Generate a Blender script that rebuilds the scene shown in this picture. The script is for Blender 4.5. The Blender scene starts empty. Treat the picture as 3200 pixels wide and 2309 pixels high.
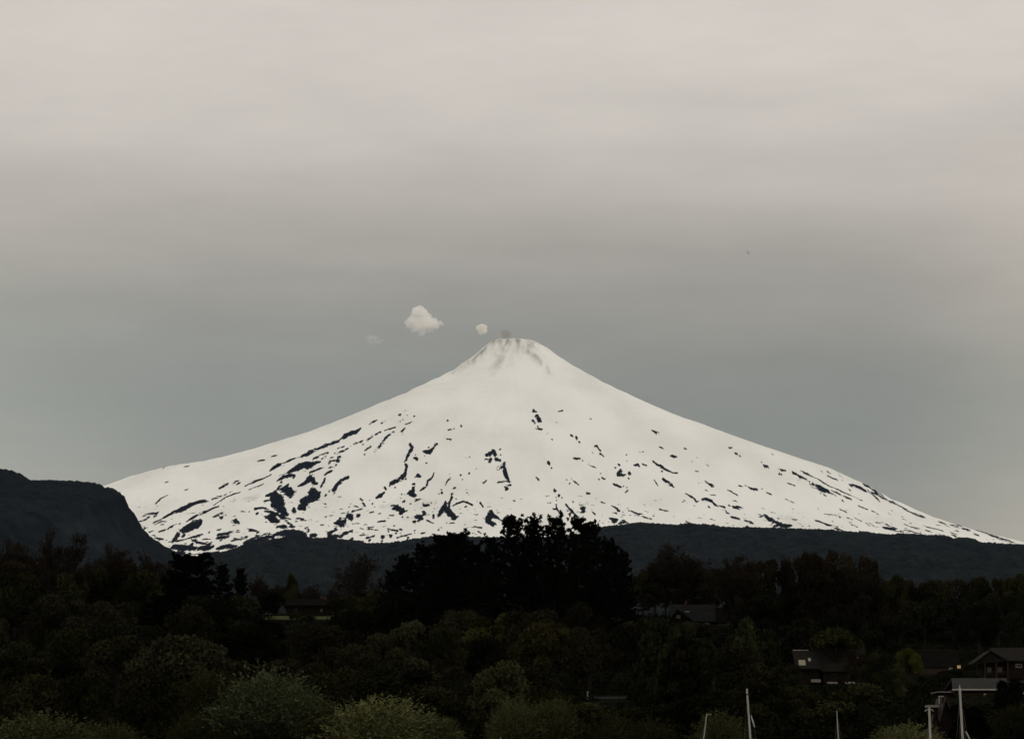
import bpy, math, random
import numpy as np
from mathutils import Matrix, Vector

SC = bpy.context.scene
COL = SC.collection
RNG = np.random.default_rng(7)
random.seed(7)

# ------------------------------------------------------------------ camera
F = 9074.0                       # focal length in photograph pixels (3200 wide)
PITCH = math.radians(8.5)
CAMZ = 4.0
cP, sP = math.cos(PITCH), math.sin(PITCH)
cd = bpy.data.cameras.new("camera")
cam = bpy.data.objects.new("camera", cd)
COL.objects.link(cam)
cam.location = (0, 0, CAMZ)
cam.rotation_euler = (math.radians(90) + PITCH, 0, 0)
cd.sensor_width = 36.0
cd.lens = F / 3200 * 36.0
cd.clip_start = 1.0
cd.clip_end = 90000.0
SC.camera = cam


def at(sx, sy, Y):
    """world point on the sight line of photograph pixel (sx, sy) at northing Y"""
    u = (sx - 1600.0) / F
    v = (1154.5 - sy) / F
    dy = cP - v * sP
    dz = sP + v * cP
    return (u / dy * Y, Y, CAMZ + dz / dy * Y)


def to_px(x, y, z):
    z = z - CAMZ
    d = y * cP + z * sP
    return 1600.0 + F * x / d, 1154.5 - F * (-y * sP + z * cP) / d


def lin(c):
    c = np.asarray(c, float) / 255.0
    return tuple(np.where(c <= 0.04045, c / 12.92, ((c + 0.055) / 1.055) ** 2.4))


# ------------------------------------------------------------------ noise
def _hash(ix, iy, seed):
    h = (ix.astype(np.int64) * 374761393 + iy.astype(np.int64) * 668265263 + seed * 974634777) & 0xFFFFFFFF
    h = ((h ^ (h >> 13)) * 1274126177) & 0xFFFFFFFF
    h = h ^ (h >> 16)
    return (h & 0xFFFF) / 65535.0


def vnoise(x, y, seed=0):
    x = np.asarray(x, float); y = np.asarray(y, float)
    ix = np.floor(x); iy = np.floor(y)
    fx = x - ix; fy = y - iy
    fx = fx * fx * fx * (fx * (fx * 6 - 15) + 10); fy = fy * fy * fy * (fy * (fy * 6 - 15) + 10)
    a = _hash(ix, iy, seed); b = _hash(ix + 1, iy, seed)
    c = _hash(ix, iy + 1, seed); d = _hash(ix + 1, iy + 1, seed)
    return (a + (b - a) * fx) + ((c + (d - c) * fx) - (a + (b - a) * fx)) * fy


def fbm(x, y, seed=0, octv=4, gain=0.5):
    s = 0; a = 1; t = 0
    for k in range(octv):
        s = s + a * (vnoise(x * 2 ** k + 17.3 * k, y * 2 ** k - 9.1 * k, seed + k) * 2 - 1)
        t += a; a *= gain
    return s / t


def cells(x, y, seed=0):
    """rounded canopy bumps: 1 at a crown's top, 0 between crowns"""
    ix = np.floor(x); iy = np.floor(y)
    best = np.full(np.shape(x), 9.0); hb = np.zeros(np.shape(x))
    for dx in (-1, 0, 1):
        for dy in (-1, 0, 1):
            jx = _hash(ix + dx, iy + dy, seed); jy = _hash(ix + dx, iy + dy, seed + 5)
            d = (x - ix - dx - jx) ** 2 + (y - iy - dy - jy) ** 2
            h = 0.45 + 0.55 * _hash(ix + dx, iy + dy, seed + 9)
            m = d < best
            best = np.where(m, d, best); hb = np.where(m, h, hb)
    return hb * np.clip(1 - best * 1.1, 0, 1)


# ------------------------------------------------------------------ object helpers
def tag(o, label=None, cat=None, group=None, kind=None):
    if label: o["label"] = label
    if cat: o["category"] = cat
    if group: o["group"] = group
    if kind: o["kind"] = kind
    return o


def link(name, me, mat=None, parent=None, smooth=False):
    o = bpy.data.objects.new(name, me)
    COL.objects.link(o)
    if mat is not None and len(me.materials) == 0:
        me.materials.append(mat)
    if parent is not None:
        o.parent = parent
    if smooth:
        me.polygons.foreach_set("use_smooth", np.ones(len(me.polygons), bool))
    return o


def empty(name, loc, rz=0.0):
    o = bpy.data.objects.new(name, None)
    COL.objects.link(o)
    o.location = loc
    o.rotation_euler = (0, 0, rz)
    o.empty_display_size = 0.5
    return o


def mesh_np(name, verts, faces, k=4, attrs=None):
    """fast mesh: verts (n,3), faces (m,k)"""
    verts = np.ascontiguousarray(verts, np.float32)
    faces = np.ascontiguousarray(faces, np.int32)
    me = bpy.data.meshes.new(name)
    me.vertices.add(len(verts)); me.vertices.foreach_set("co", verts.ravel())
    m = len(faces)
    me.loops.add(m * k); me.loops.foreach_set("vertex_index", faces.ravel())
    me.polygons.add(m)
    me.polygons.foreach_set("loop_start", np.arange(m, dtype=np.int32) * k)
    if attrs:
        for an, av in attrs.items():
            a = me.attributes.new(an, "FLOAT", "POINT")
            a.data.foreach_set("value", np.ascontiguousarray(av, np.float32).ravel())
    me.update(calc_edges=True)
    me.validate()
    return me


def grid_mesh(name, X, Y, Z, attrs=None):
    ny, nx = Z.shape
    v = np.stack([X, Y, Z], -1).reshape(-1, 3)
    i = np.arange(ny * nx).reshape(ny, nx)
    f = np.stack([i[:-1, :-1], i[:-1, 1:], i[1:, 1:], i[1:, :-1]], -1).reshape(-1, 4)
    return mesh_np(name, v, f, 4, attrs)


class MB:
    """collects boxes, prisms and tubes into one mesh"""
    def __init__(self):
        self.v = []; self.f = []

    def poly(self, pts, faces):
        b = len(self.v); self.v += [tuple(p) for p in pts]
        self.f += [tuple(b + i for i in f) for f in faces]

    def box(self, x0, x1, y0, y1, z0, z1):
        self.poly([(x0, y0, z0), (x1, y0, z0), (x1, y1, z0), (x0, y1, z0), (x0, y0, z1), (x1, y0, z1), (x1, y1, z1), (x0, y1, z1)],
                  [(0, 3, 2, 1), (4, 5, 6, 7), (0, 1, 5, 4), (1, 2, 6, 5), (2, 3, 7, 6), (3, 0, 4, 7)])

    def prism_y(self, prof, y0, y1):
        """profile [(x,z)...] counter-clockwise seen from the front, run from y0 to y1"""
        n = len(prof)
        self.poly([(x, y0, z) for x, z in prof] + [(x, y1, z) for x, z in prof],
                  [tuple(range(n)), tuple(range(2 * n - 1, n - 1, -1))] + [((i + 1) % n, i, n + i, n + (i + 1) % n) for i in range(n)])

    def prism_x(self, prof, x0, x1):
        n = len(prof)
        self.poly([(x0, y, z) for y, z in prof] + [(x1, y, z) for y, z in prof],
                  [tuple(range(n - 1, -1, -1)), tuple(range(n, 2 * n))] + [(i, (i + 1) % n, n + (i + 1) % n, n + i) for i in range(n)])

    def tube(self, pts, rad, k=6, cap=True):
        pts = [Vector(p) for p in pts]
        b = len(self.v)
        for i, p in enumerate(pts):
            d = (pts[min(i + 1, len(pts) - 1)] - pts[max(i - 1, 0)]).normalized()
            a = d.orthogonal().normalized() if i == 0 else (a - d * a.dot(d)).normalized()
            c = d.cross(a)
            r = rad[i] if hasattr(rad, "__len__") else rad
            for j in range(k):
                t = 2 * math.pi * j / k
                self.v.append(tuple(p + a * (r * math.cos(t)) + c * (r * math.sin(t))))
        for i in range(len(pts) - 1):
            for j in range(k):
                j2 = (j + 1) % k
                self.f.append((b + i * k + j, b + i * k + j2, b + (i + 1) * k + j2, b + (i + 1) * k + j))
        if cap:
            self.f.append(tuple(b + j for j in range(k - 1, -1, -1)))
            self.f.append(tuple(b + (len(pts) - 1) * k + j for j in range(k)))

    def mesh(self, name):
        me = bpy.data.meshes.new(name)
        me.from_pydata(self.v, [], self.f)
        me.update()
        return me

    def build(self, name, mat, parent=None, smooth=False):
        return link(name, self.mesh(name), mat, parent, smooth)


# ------------------------------------------------------------------ materials
def new_mat(name):
    m = bpy.data.materials.new(name)
    m.use_nodes = True
    nt = m.node_tree
    b = nt.nodes["Principled BSDF"]
    return m, nt, b


def nd(nt, typ, **kw):
    n = nt.nodes.new(typ)
    for k, v in kw.items():
        setattr(n, k, v)
    return n


def noisy_mat(name, c1, c2, scale=1.0, rough=0.85, spec=0.2, metal=0.0, detail=4, bump=0.0, stretch=(1, 1, 1), obj_coord=True):
    m, nt, b = new_mat(name)
    tc = nd(nt, "ShaderNodeTexCoord")
    mp = nd(nt, "ShaderNodeMapping"); mp.inputs["Scale"].default_value = stretch
    n = nd(nt, "ShaderNodeTexNoise"); n.inputs["Scale"].default_value = scale; n.inputs["Detail"].default_value = detail
    n.inputs["Roughness"].default_value = 0.65
    r = nd(nt, "ShaderNodeValToRGB")
    r.color_ramp.elements[0].position = 0.3; r.color_ramp.elements[0].color = (*c1, 1)
    r.color_ramp.elements[1].position = 0.7; r.color_ramp.elements[1].color = (*c2, 1)
    nt.links.new(tc.outputs["Object"], mp.inputs["Vector"])
    nt.links.new(mp.outputs["Vector"], n.inputs["Vector"])
    nt.links.new(n.outputs["Fac"], r.inputs["Fac"])
    nt.links.new(r.outputs["Color"], b.inputs["Base Color"])
    b.inputs["Roughness"].default_value = rough
    b.inputs["Specular IOR Level"].default_value = spec
    b.inputs["Metallic"].default_value = metal
    if bump:
        bp = nd(nt, "ShaderNodeBump"); bp.inputs["Strength"].default_value = bump; bp.inputs["Distance"].default_value = 0.1
        nt.links.new(n.outputs["Fac"], bp.inputs["Height"]); nt.links.new(bp.outputs["Normal"], b.inputs["Normal"])
    return m


def leaf_mat():
    """foliage: the tree's own colour (object colour), varied leaf by leaf and from tree to tree"""
    m, nt, b = new_mat("foliage")
    oi = nd(nt, "ShaderNodeObjectInfo")
    at_ = nd(nt, "ShaderNodeAttribute", attribute_name="tone")
    mr = nd(nt, "ShaderNodeMapRange"); mr.inputs["To Min"].default_value = 0.5; mr.inputs["To Max"].default_value = 1.5
    mr2 = nd(nt, "ShaderNodeMapRange"); mr2.inputs["To Min"].default_value = 0.75; mr2.inputs["To Max"].default_value = 1.3
    mu = nd(nt, "ShaderNodeMath", operation="MULTIPLY")
    vm = nd(nt, "ShaderNodeVectorMath", operation="SCALE")
    nt.links.new(at_.outputs["Fac"], mr.inputs["Value"])
    nt.links.new(oi.outputs["Random"], mr2.inputs["Value"])
    nt.links.new(mr.outputs[0], mu.inputs[0]); nt.links.new(mr2.outputs[0], mu.inputs[1])
    nt.links.new(oi.outputs["Color"], vm.inputs[0]); nt.links.new(mu.outputs[0], vm.inputs["Scale"])
    nt.links.new(vm.outputs[0], b.inputs["Base Color"])
    b.inputs["Roughness"].default_value = 0.8
    b.inputs["Specular IOR Level"].default_value = 0.0
    return m


M = {}
M["leaf"] = leaf_mat()
M["bark"] = noisy_mat("bark", (0.03, 0.024, 0.018), (0.055, 0.045, 0.036), 6, 0.9, 0.1, stretch=(1, 1, 0.2))
M["twig"] = noisy_mat("twigs", (0.026, 0.020, 0.015), (0.045, 0.035, 0.027), 3, 0.9, 0.05)
M["ground"] = noisy_mat("soil_and_grass", (0.008, 0.009, 0.007), (0.018, 0.020, 0.013), 0.05, 0.95, 0.0, detail=8)
M["lawn"] = noisy_mat("lawn_grass", (0.055, 0.062, 0.018), (0.085, 0.094, 0.028), 0.5, 0.95, 0.05, detail=8)
M["road"] = noisy_mat("gravel", (0.05, 0.048, 0.042), (0.09, 0.085, 0.075), 2, 0.95, 0.05)
# ------------------------------------------------------------------ light of the scene
HAZE = 3.0e-6
SUN_E = 0.8
SKY_TILT = 0.03
SKY = [(0.0, (182, 174, 162)), (0.055, (178, 171, 160)), (0.085, (163, 159, 150)), (0.105, (149, 149, 142)), (0.125, (142, 144, 138)), (0.143, (143, 144, 138)), (0.161, (153, 151, 144)),
       (0.1835, (168, 163, 155)), (0.206, (187, 180, 172)), (0.228, (201, 194, 186)), (0.27, (217, 209, 201)), (0.36, (214, 206, 199)), (0.6, (202, 198, 192)), (1.0, (196, 193, 188))]

# ------------------------------------------------------------------ ground and lake
GT_Y = np.array([-400, 270, 285, 292, 322, 400, 480, 560, 640, 700, 780, 830, 900, 1100, 1500, 2500, 4000, 5500, 8000, 12000, 40000], float)
GT_Z = np.array([-6, -6, -2, 0.6, 10.6, 16.3, 21.6, 27, 35, 42, 53.2, 57, 58, 56, 58, 90, 190, 290, 330, 380, 400], float)


def G(x, y):
    z = np.interp(y, GT_Y, GT_Z)
    w = np.clip((np.asarray(y, float) - 330) / 200, 0, 1)
    return z + w * 0.7 * fbm(np.asarray(x, float) / 60, np.asarray(y, float) / 60, 3, 3)


_yy = np.linspace(300, 830, 1500)
_sy = np.array([to_px(0, y, np.interp(y, GT_Y, GT_Z))[1] for y in _yy])


def Y_of_base(sy):
    """northing at which the hillside is seen at photograph row sy"""
    if sy <= _sy[-1]:
        return 830 + (_sy[-1] - sy) * 2.2
    return float(np.interp(-sy, -_sy, _yy))


def graded(a, b, fine, coarse, lo, hi):
    out = [a]
    while out[-1] < b:
        t = out[-1]
        d = 0 if lo <= t <= hi else (lo - t if t < lo else t - hi)
        out.append(t + fine + (coarse - fine) * min(1.0, d / (12 * coarse)))
    return np.array(out)


gx = graded(-8000, 8000, 9, 260, -260, 260)
gy = graded(-260, 18600, 7, 260, 270, 950)
GX, GY = np.meshgrid(gx, gy)
g = link("ground", grid_mesh("ground", GX, GY, G(GX, GY)), M["ground"], smooth=True)
tag(g, "dark grassy hillside under the wood, rising from the lake shore", "ground", kind="structure")

m, nt, b = new_mat("lake_water")
b.inputs["Base Color"].default_value = (0.012, 0.018, 0.02, 1); b.inputs["Roughness"].default_value = 0.08
n = nd(nt, "ShaderNodeTexNoise"); n.inputs["Scale"].default_value = 0.6; n.inputs["Detail"].default_value = 5
tc = nd(nt, "ShaderNodeTexCoord"); nt.links.new(tc.outputs["Object"], n.inputs["Vector"])
bp = nd(nt, "ShaderNodeBump"); bp.inputs["Strength"].default_value = 0.25; bp.inputs["Distance"].default_value = 0.2
nt.links.new(n.outputs["Fac"], bp.inputs["Height"]); nt.links.new(bp.outputs["Normal"], b.inputs["Normal"])
wx = np.linspace(-7900, 7900, 20); wy = np.linspace(-255, 292, 12)
WX, WY = np.meshgrid(wx, wy)
w = link("water", grid_mesh("water", WX, WY, np.zeros_like(WX)), m)
tag(w, "dark lake water in front of the wooded shore", "lake", kind="structure")

# ------------------------------------------------------------------ volcano
VX, VY = at(1608, 1062, 16000)[0], 16000.0
SIL = np.array([(-900, 1790), (-300, 1660), (100, 1578), (328, 1519), (400, 1492), (447, 1480), (508, 1461), (529, 1459.5), (635, 1442), (752, 1415), (811, 1398), (875, 1378),
                (943, 1357), (1047, 1319), (1135, 1283), (1211, 1250), (1234, 1243), (1329, 1198), (1410, 1160), (1481, 1111), (1523, 1073), (1536, 1066),
                (1594, 1062), (1647, 1062), (1678, 1068), (1717, 1092), (1753, 1118), (1805, 1150), (1900, 1202), (2004, 1250), (2050, 1270), (2119, 1299),
                (2212, 1332), (2291, 1361), (2413, 1405), (2489, 1431), (2600, 1467), (2653, 1493), (2706, 1515), (2732, 1528), (2761, 1548), (2838, 1582),
                (2891, 1606), (2997, 1643), (3089, 1667), (3182, 1690), (3300, 1722), (3600, 1800), (4200, 1920), (5200, 2040)], float)
rL = np.arange(0, 9000, 15.0)
mpp = 16000 / F


def z_at_px(sx):
    sy = np.interp(sx, SIL[:, 0], SIL[:, 1])
    return np.array([at(a, b_, VY)[2] for a, b_ in zip(sx, sy)])


zLp = z_at_px(1608 - rL / mpp / 0.99)
zRp = z_at_px(1608 + rL / mpp / 0.99)


def Hs(x, y):
    """smooth cone height; x, y from the crater's axis"""
    r = np.sqrt(x * x + y * y) + 1e-6
    c = x / r
    w = 0.5 + 0.5 * c
    w = w * w * (3 - 2 * w)
    zl = np.interp(r, rL, zLp); zr = np.interp(r, rL, zRp)
    # flank that comes towards the shore runs a little lower than the sides
    front = np.clip(-y / r, 0, 1) ** 2 * np.clip((r - 1500) / 4000, 0, 1) * 260
    skirt = np.clip(r - 4300, 0, 2600) * 0.17
    return zl + (zr - zl) * w - front - skirt


# make the sky line of the cone, as it is seen over its whole depth, match
_x = np.arange(-2700, 3000, 16.0); _y = np.arange(-3200, 500, 32.0)
_XX, _YY = np.meshgrid(_x, _y)
for it in range(9):
    px, py = to_px(_XX + VX, _YY + VY, Hs(_XX, _YY))
    k = np.clip(((px - 300) / 14).astype(int), 0, 210)
    for side in (-1, 1):
        rs_, dz_ = [], []
        for q in range(210):
            c_ = 307 + 14 * q
            if (c_ - 1608) * side < 60 or c_ < 325 or c_ > 3215:
                continue
            i_ = np.flatnonzero(k.ravel() == q)
            j_ = i_[np.argmin(py.ravel()[i_])]
            rs_.append(math.hypot(_XX.flat[j_], _YY.flat[j_]))
            dz_.append((py.flat[j_] - np.interp(px.flat[j_], SIL[:, 0], SIL[:, 1])) * mpp)
        o_ = np.argsort(rs_); rr_ = np.array(rs_)[o_]; dd_ = np.array(dz_)[o_]
        dd_ = np.convolve(np.pad(dd_, 2, mode="edge"), np.ones(5) / 5, "valid")
        dz = np.interp(rL, np.concatenate([[0, 90], rr_]), np.concatenate([[0, 0], dd_])) * 0.85
        if side < 0:
            zLp = zLp + dz
        else:
            zRp = zRp + dz

# rock showing through the snow: chains of x,y,half-width read from five enlarged tiles of the flank
TILES = {"A": (400, 1250, 3.41), "B": (900, 1250, 3.41), "C": (1450, 1250, 3.41), "D": (2000, 1300, 3.78), "E": (2600, 1300, 3.78)}
ROCKS = {
"A": """385,725,7;595,716,4 645,709,4;400,893,4 425,890,4;610,974,4 630,974,4;300,1100,4 350,1066,8 415,1032,6;975,932,8 1015,912,12 1065,890,8;1115,885,3 1145,875,3;
1165,890,8 1190,875,6;1130,862,3 1175,860,4;1250,908,6 1300,880,10 1380,850,12 1460,820,8 1525,790,3;1290,953,5 1350,930,6 1440,892,3;1380,660,4 1415,655,9 1455,648,5;
1525,612,4 1555,604,8 1585,596,4;1518,750,8 1545,722,16 1600,695,18 1650,680,16 1700,650,8 1760,622,6 1830,605,6 1880,590,14 1930,565,20 1980,540,12 2046,510,8;
1690,780,14 1760,750,32 1830,715,34 1900,715,42 1960,705,30 2010,680,12 2046,672,10;1610,805,3 1690,780,6;1600,865,14 1640,840,24 1700,820,24 1740,815,22 1775,828,8;
1480,1035,14 1530,1015,18 1580,980,16 1620,930,14 1630,890,10;1560,1040,40 1590,1090,60 1620,1140,45 1650,1190,28 1700,1220,10;1640,960,20 1700,980,40 1740,1020,30 1780,990,14;
1700,920,14 1660,950,14;1455,1090,8 1520,1080,8;1355,1175,10 1400,1163,8 1470,1160,5;1375,1217,12;1460,1190,5 1520,1195,10 1580,1220,14 1640,1250,8 1730,1270,4;
1480,1250,14 1530,1240,40 1540,1270,30 1600,1300,12;1590,1350,14 1650,1345,22 1690,1360,14;1640,1220,20 1700,1300,6 1750,1340,5;
1830,930,12 1880,910,14 1910,880,30 1950,850,34 1975,860,16 1975,910,16 2010,910,10;1940,800,8 1980,770,8 2046,745,8;
1960,990,40 2010,1010,36 1990,1040,30 1930,1050,45 1870,1080,40 1850,1130,35 1880,1160,14;1765,1150,8 1775,1190,16;1800,1265,12 1860,1272,14;1720,1350,10 1770,1355,10;
165,1240,10 215,1220,16 310,1210,10 290,1240,14;220,1260,10;115,1300,8 200,1275,8;
280,1305,10 340,1280,4 390,1250,10 450,1215,20 520,1185,22 600,1155,30 680,1120,24 750,1090,22 810,1085,10 855,1078,4;320,1310,8 360,1300,6;640,1110,4 750,1075,6 820,1065,4;
905,1050,10 950,1035,14 990,1022,6;1030,1005,5 1105,968,4;920,1130,5 980,1090,8 1060,1035,12 1130,1000,10 1190,978,6;1095,1092,4 1145,1075,7;
625,1305,6 700,1265,14 790,1225,14 870,1190,12 920,1165,10 960,1152,5;560,1400,20 620,1380,45 680,1350,50 740,1330,45 770,1310,22;540,1420,20 520,1460,25 490,1500,20;590,1450,14;
330,1410,6 390,1395,10;420,1385,6 470,1358,12;550,1328,8;910,1255,4 960,1240,10 1000,1232,16;1000,1260,18 1040,1245,6;1110,1300,12 1140,1300,20 1180,1320,6;
960,1430,14 1020,1420,16 1070,1425,10;950,1460,10 1010,1465,24 1080,1450,10;990,1490,12;1070,1405,7 1120,1405,5;1300,1385,12 1350,1390,8 1390,1405,5;810,1473,10 840,1470,6;865,1405,6;
490,1510,5 600,1485,6 700,1455,8 790,1430,8;1100,1500,6 1200,1480,10 1260,1465,12;1130,1470,5;1320,1480,10 1400,1450,12 1500,1425,10;680,1530,16;690,1490,8 780,1515,6 880,1530,10;
480,1560,22 600,1565,26 720,1575,16;760,1568,20 830,1565,26 900,1555,14;960,1580,18 1060,1565,26 1150,1570,14;1250,1520,20 1350,1510,26 1450,1490,30 1550,1460,30 1650,1420,34 1750,1440,50 1850,1470,50;
1320,1585,18 1450,1560,26;1500,1545,30 1600,1530,45 1750,1510,55 1880,1520,40;520,1625,26 650,1640,20;800,1640,24 950,1630,18;1100,1640,20 1250,1615,16;1890,1380,7;1920,1410,14;1945,1280,10;150,1350,8 180,1375,6;230,1410,8 265,1400,4;300,1480,6 370,1490,5;330,1500,4""",
"B": """150,598,14 220,575,20 280,540,12 340,510,10 390,490,18 440,475,10 490,460,18 530,450,14 560,415,6 600,395,18 670,360,22 730,340,16 770,312,8;870,262,4 910,238,8 945,222,7;
1000,248,10 1040,225,4;1190,168,14;1245,122,5;1270,170,5;1345,180,7;1195,235,4;1225,215,3;1255,272,6 1290,258,4 1320,240,3;1215,345,10 1245,315,6;1220,370,6;1140,300,6 1080,315,4 1030,330,4;
985,350,8 935,375,8;895,400,10 850,435,10;790,450,7;800,480,6;740,470,7 700,480,6;670,505,4;640,525,6 580,560,9 500,585,7;530,530,4 600,505,4;770,460,10;
925,545,5 975,505,10 1010,460,13 1040,410,12 1080,375,12 1125,350,8;820,545,4 880,508,7;815,580,7;1300,475,12 1325,510,14 1300,550,18 1275,595,14 1260,640,8 1240,655,5;
1450,560,12 1510,560,22 1545,520,16 1585,480,12;1500,512,5;1455,610,4;1350,625,14 1375,645,14;1475,680,7;1355,590,4;
1250,680,8 1265,715,12 1255,770,12 1245,800,16 1210,830,22 1150,870,22 1100,890,22 1085,915,12;1140,940,8;1255,840,8;1030,935,8 1045,965,8;950,1040,14 990,1020,22 1020,1000,12;
1385,815,20 1410,825,8;1355,825,6;1555,785,5 1530,835,8 1490,865,8 1480,910,8 1440,945,10 1410,965,5;1700,228,9;1845,278,10;1710,325,4 1770,312,4;1690,428,4 1735,435,5;
1340,900,14 1335,950,14 1315,1000,35 1350,1020,18;1280,1005,12;1240,1080,10 1225,1090,6;1355,1078,5 1410,1055,5;1305,1105,6;1210,1010,4;770,1045,8 795,1075,5;820,1125,8 795,1100,5;900,1108,7;870,1078,4;
650,1140,6;700,1130,5 745,1140,5;690,1195,12 740,1175,6 790,1158,4;570,1215,4 640,1200,6;870,1205,4 910,1190,5;640,1240,20 670,1250,28 680,1285,10;745,1240,16 765,1235,8;
500,1320,10 540,1310,30 580,1310,40 570,1350,20 640,1355,5;555,1270,10;1105,1125,8 1170,1130,10;1120,1155,14 1180,1165,24 1215,1180,26 1200,1215,14 1270,1190,5;1440,1110,8 1450,1130,12 1500,1125,8;1525,1098,6;
1440,1195,12 1460,1220,16 1440,1235,12;1400,1255,22 1360,1260,14 1420,1280,20 1390,1300,12;1345,1310,16 1350,1330,14;1480,1290,7 1550,1325,4;1220,1262,7;1275,1262,7;1085,1240,4 1125,1235,4;960,1310,7 1030,1295,6;
1540,1190,5;1550,1230,10 1550,1265,8;1680,1075,8 1670,1130,24 1640,1180,28 1610,1240,16;1690,1170,35 1730,1230,28 1770,1270,22 1795,1280,8;1750,1000,12 1745,1040,10 1720,1080,10 1715,1140,10;1790,1050,7;
1760,1125,8 1820,1100,10 1880,1080,12 1900,1110,8 1960,1125,10;1890,1150,6;1830,1170,5;1640,985,10;1635,955,5;1610,997,4;1780,920,10 1765,935,8;1725,830,7 1690,870,4 1680,900,3;1720,790,4;1840,795,8;1930,780,8;
1860,845,4;1900,950,4;1910,985,4;1690,1320,5;1810,1260,7;60,1175,16 70,1195,12;110,1265,8 160,1272,12;230,1280,7;300,1170,4;400,1248,6;400,1015,10;440,975,8;490,960,22 530,900,22 580,860,18 640,830,14;495,990,8;
350,940,7 375,900,12 390,860,8;400,810,12 440,790,14 470,770,5;440,735,7 490,715,10 515,700,5;440,680,12 480,655,12 540,650,6;520,665,10 545,660,6;450,650,10 560,610,3;230,790,8 280,765,6 340,748,8 380,738,3;
340,600,5 430,578,4;365,640,10;400,610,5;270,640,4 330,610,4;225,850,28 260,870,20 280,910,14 300,905,10;110,930,8 180,895,14;260,1000,40 310,1030,30;230,1060,45 150,1130,30;60,840,8;
250,1450,18 300,1450,14;430,1430,14 490,1400,14 520,1390,7;440,1460,20 520,1460,20;560,1465,14 610,1430,20 680,1415,16;680,1490,14 640,1510,8;840,1480,10 920,1465,6;770,1450,4 820,1445,4;870,1505,12;
1010,1480,20;1095,1470,16;1060,1390,4 1120,1400,8 1170,1410,5;1190,1395,5 1215,1405,5;1070,1415,9;1150,1440,9;1130,1360,7;1160,1495,6 1220,1480,6 1310,1455,4;1350,1410,8;1350,1440,4;1450,1490,4;1000,1520,10;1280,1500,10;
850,1370,3 910,1362,3;770,1380,3;690,1335,5;210,1405,14;740,1520,14 800,1515,8;1200,1440,5;1420,1440,4 1460,1430,3;1590,1450,4""",
"C": """745,120,16 770,130,10;780,180,20 800,220,24 820,240,10;735,230,10 755,255,5;770,305,6 825,320,8;785,285,4;1010,130,4 1050,115,4;1350,210,6;990,252,6;885,370,8;940,430,7;1140,385,10 1155,400,6;1085,335,3;
1195,410,10 1210,440,7 1230,462,5;1395,500,10 1415,490,6 1440,530,7 1455,545,5;1370,560,6;1450,570,5 1490,595,3;1170,615,7 1205,622,9 1235,628,6;1265,645,5;1330,690,5 1365,702,9 1405,720,4;1455,780,5;1475,830,8 1500,838,5;1438,850,6;
245,590,20 270,580,20 310,550,18 330,590,16 345,640,14 390,655,12;235,640,14;285,640,16 270,675,10;385,543,8;390,600,4;430,690,14 420,720,20 360,745,12;435,760,20 440,810,20 465,850,14 480,880,8;365,890,6 430,880,6 490,880,6;
455,945,24 490,920,10;590,735,6;205,890,4 240,862,4;130,738,4;55,780,6;60,605,7 20,620,4;900,685,18 910,705,8;930,735,6;770,825,5 790,845,8 800,855,4;970,980,14 960,955,5;1012,1030,12;1045,1060,5;980,1045,4;980,1120,5 990,1160,7 1010,1195,5;985,1080,3;
1085,1130,7 1110,1160,10 1145,1195,12 1180,1230,12 1220,1265,8;1240,1095,4 1285,1125,4;1230,1120,3;1270,1180,28 1280,1170,18;1360,1190,6 1390,1225,10;1470,1240,7;1445,1300,4;1480,1320,4;1570,1135,4 1620,1165,8 1650,1190,10;1620,1215,10;1695,1208,4;
1780,1200,6 1810,1215,8 1880,1245,6 1990,1282,3;1600,1295,30 1630,1285,10 1555,1275,8;1650,1330,10 1700,1315,20 1750,1330,8;1310,1000,9 1340,1005,5;1410,1055,3;1460,1095,7 1500,1108,3;1125,895,6;1165,870,4 1185,885,6 1220,910,4;1095,855,4;1145,845,4;1160,1090,3;
1650,685,14;1615,715,10;1670,740,14 1650,770,16 1640,795,12 1690,795,14 1715,790,8;1765,775,16;1755,830,8;1600,900,10 1630,915,14 1665,930,12;1700,920,4;1735,930,4;1745,960,6 1720,990,4;1810,688,5 1850,680,10 1865,700,8;1910,685,5 1945,695,4;
1730,585,6;1735,645,3;1870,555,3 1915,558,3;285,1190,14 285,1230,35 255,1300,30;300,1240,30 345,1255,14 400,1290,10 450,1310,7;260,1320,25 320,1345,25;15,1085,14 40,1110,8 85,1125,10;30,1150,6;175,1095,8 205,1135,5;140,1085,3;70,1222,3;
150,1420,5 180,1440,5;110,1370,4 190,1380,4;10,1350,6""",
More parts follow.
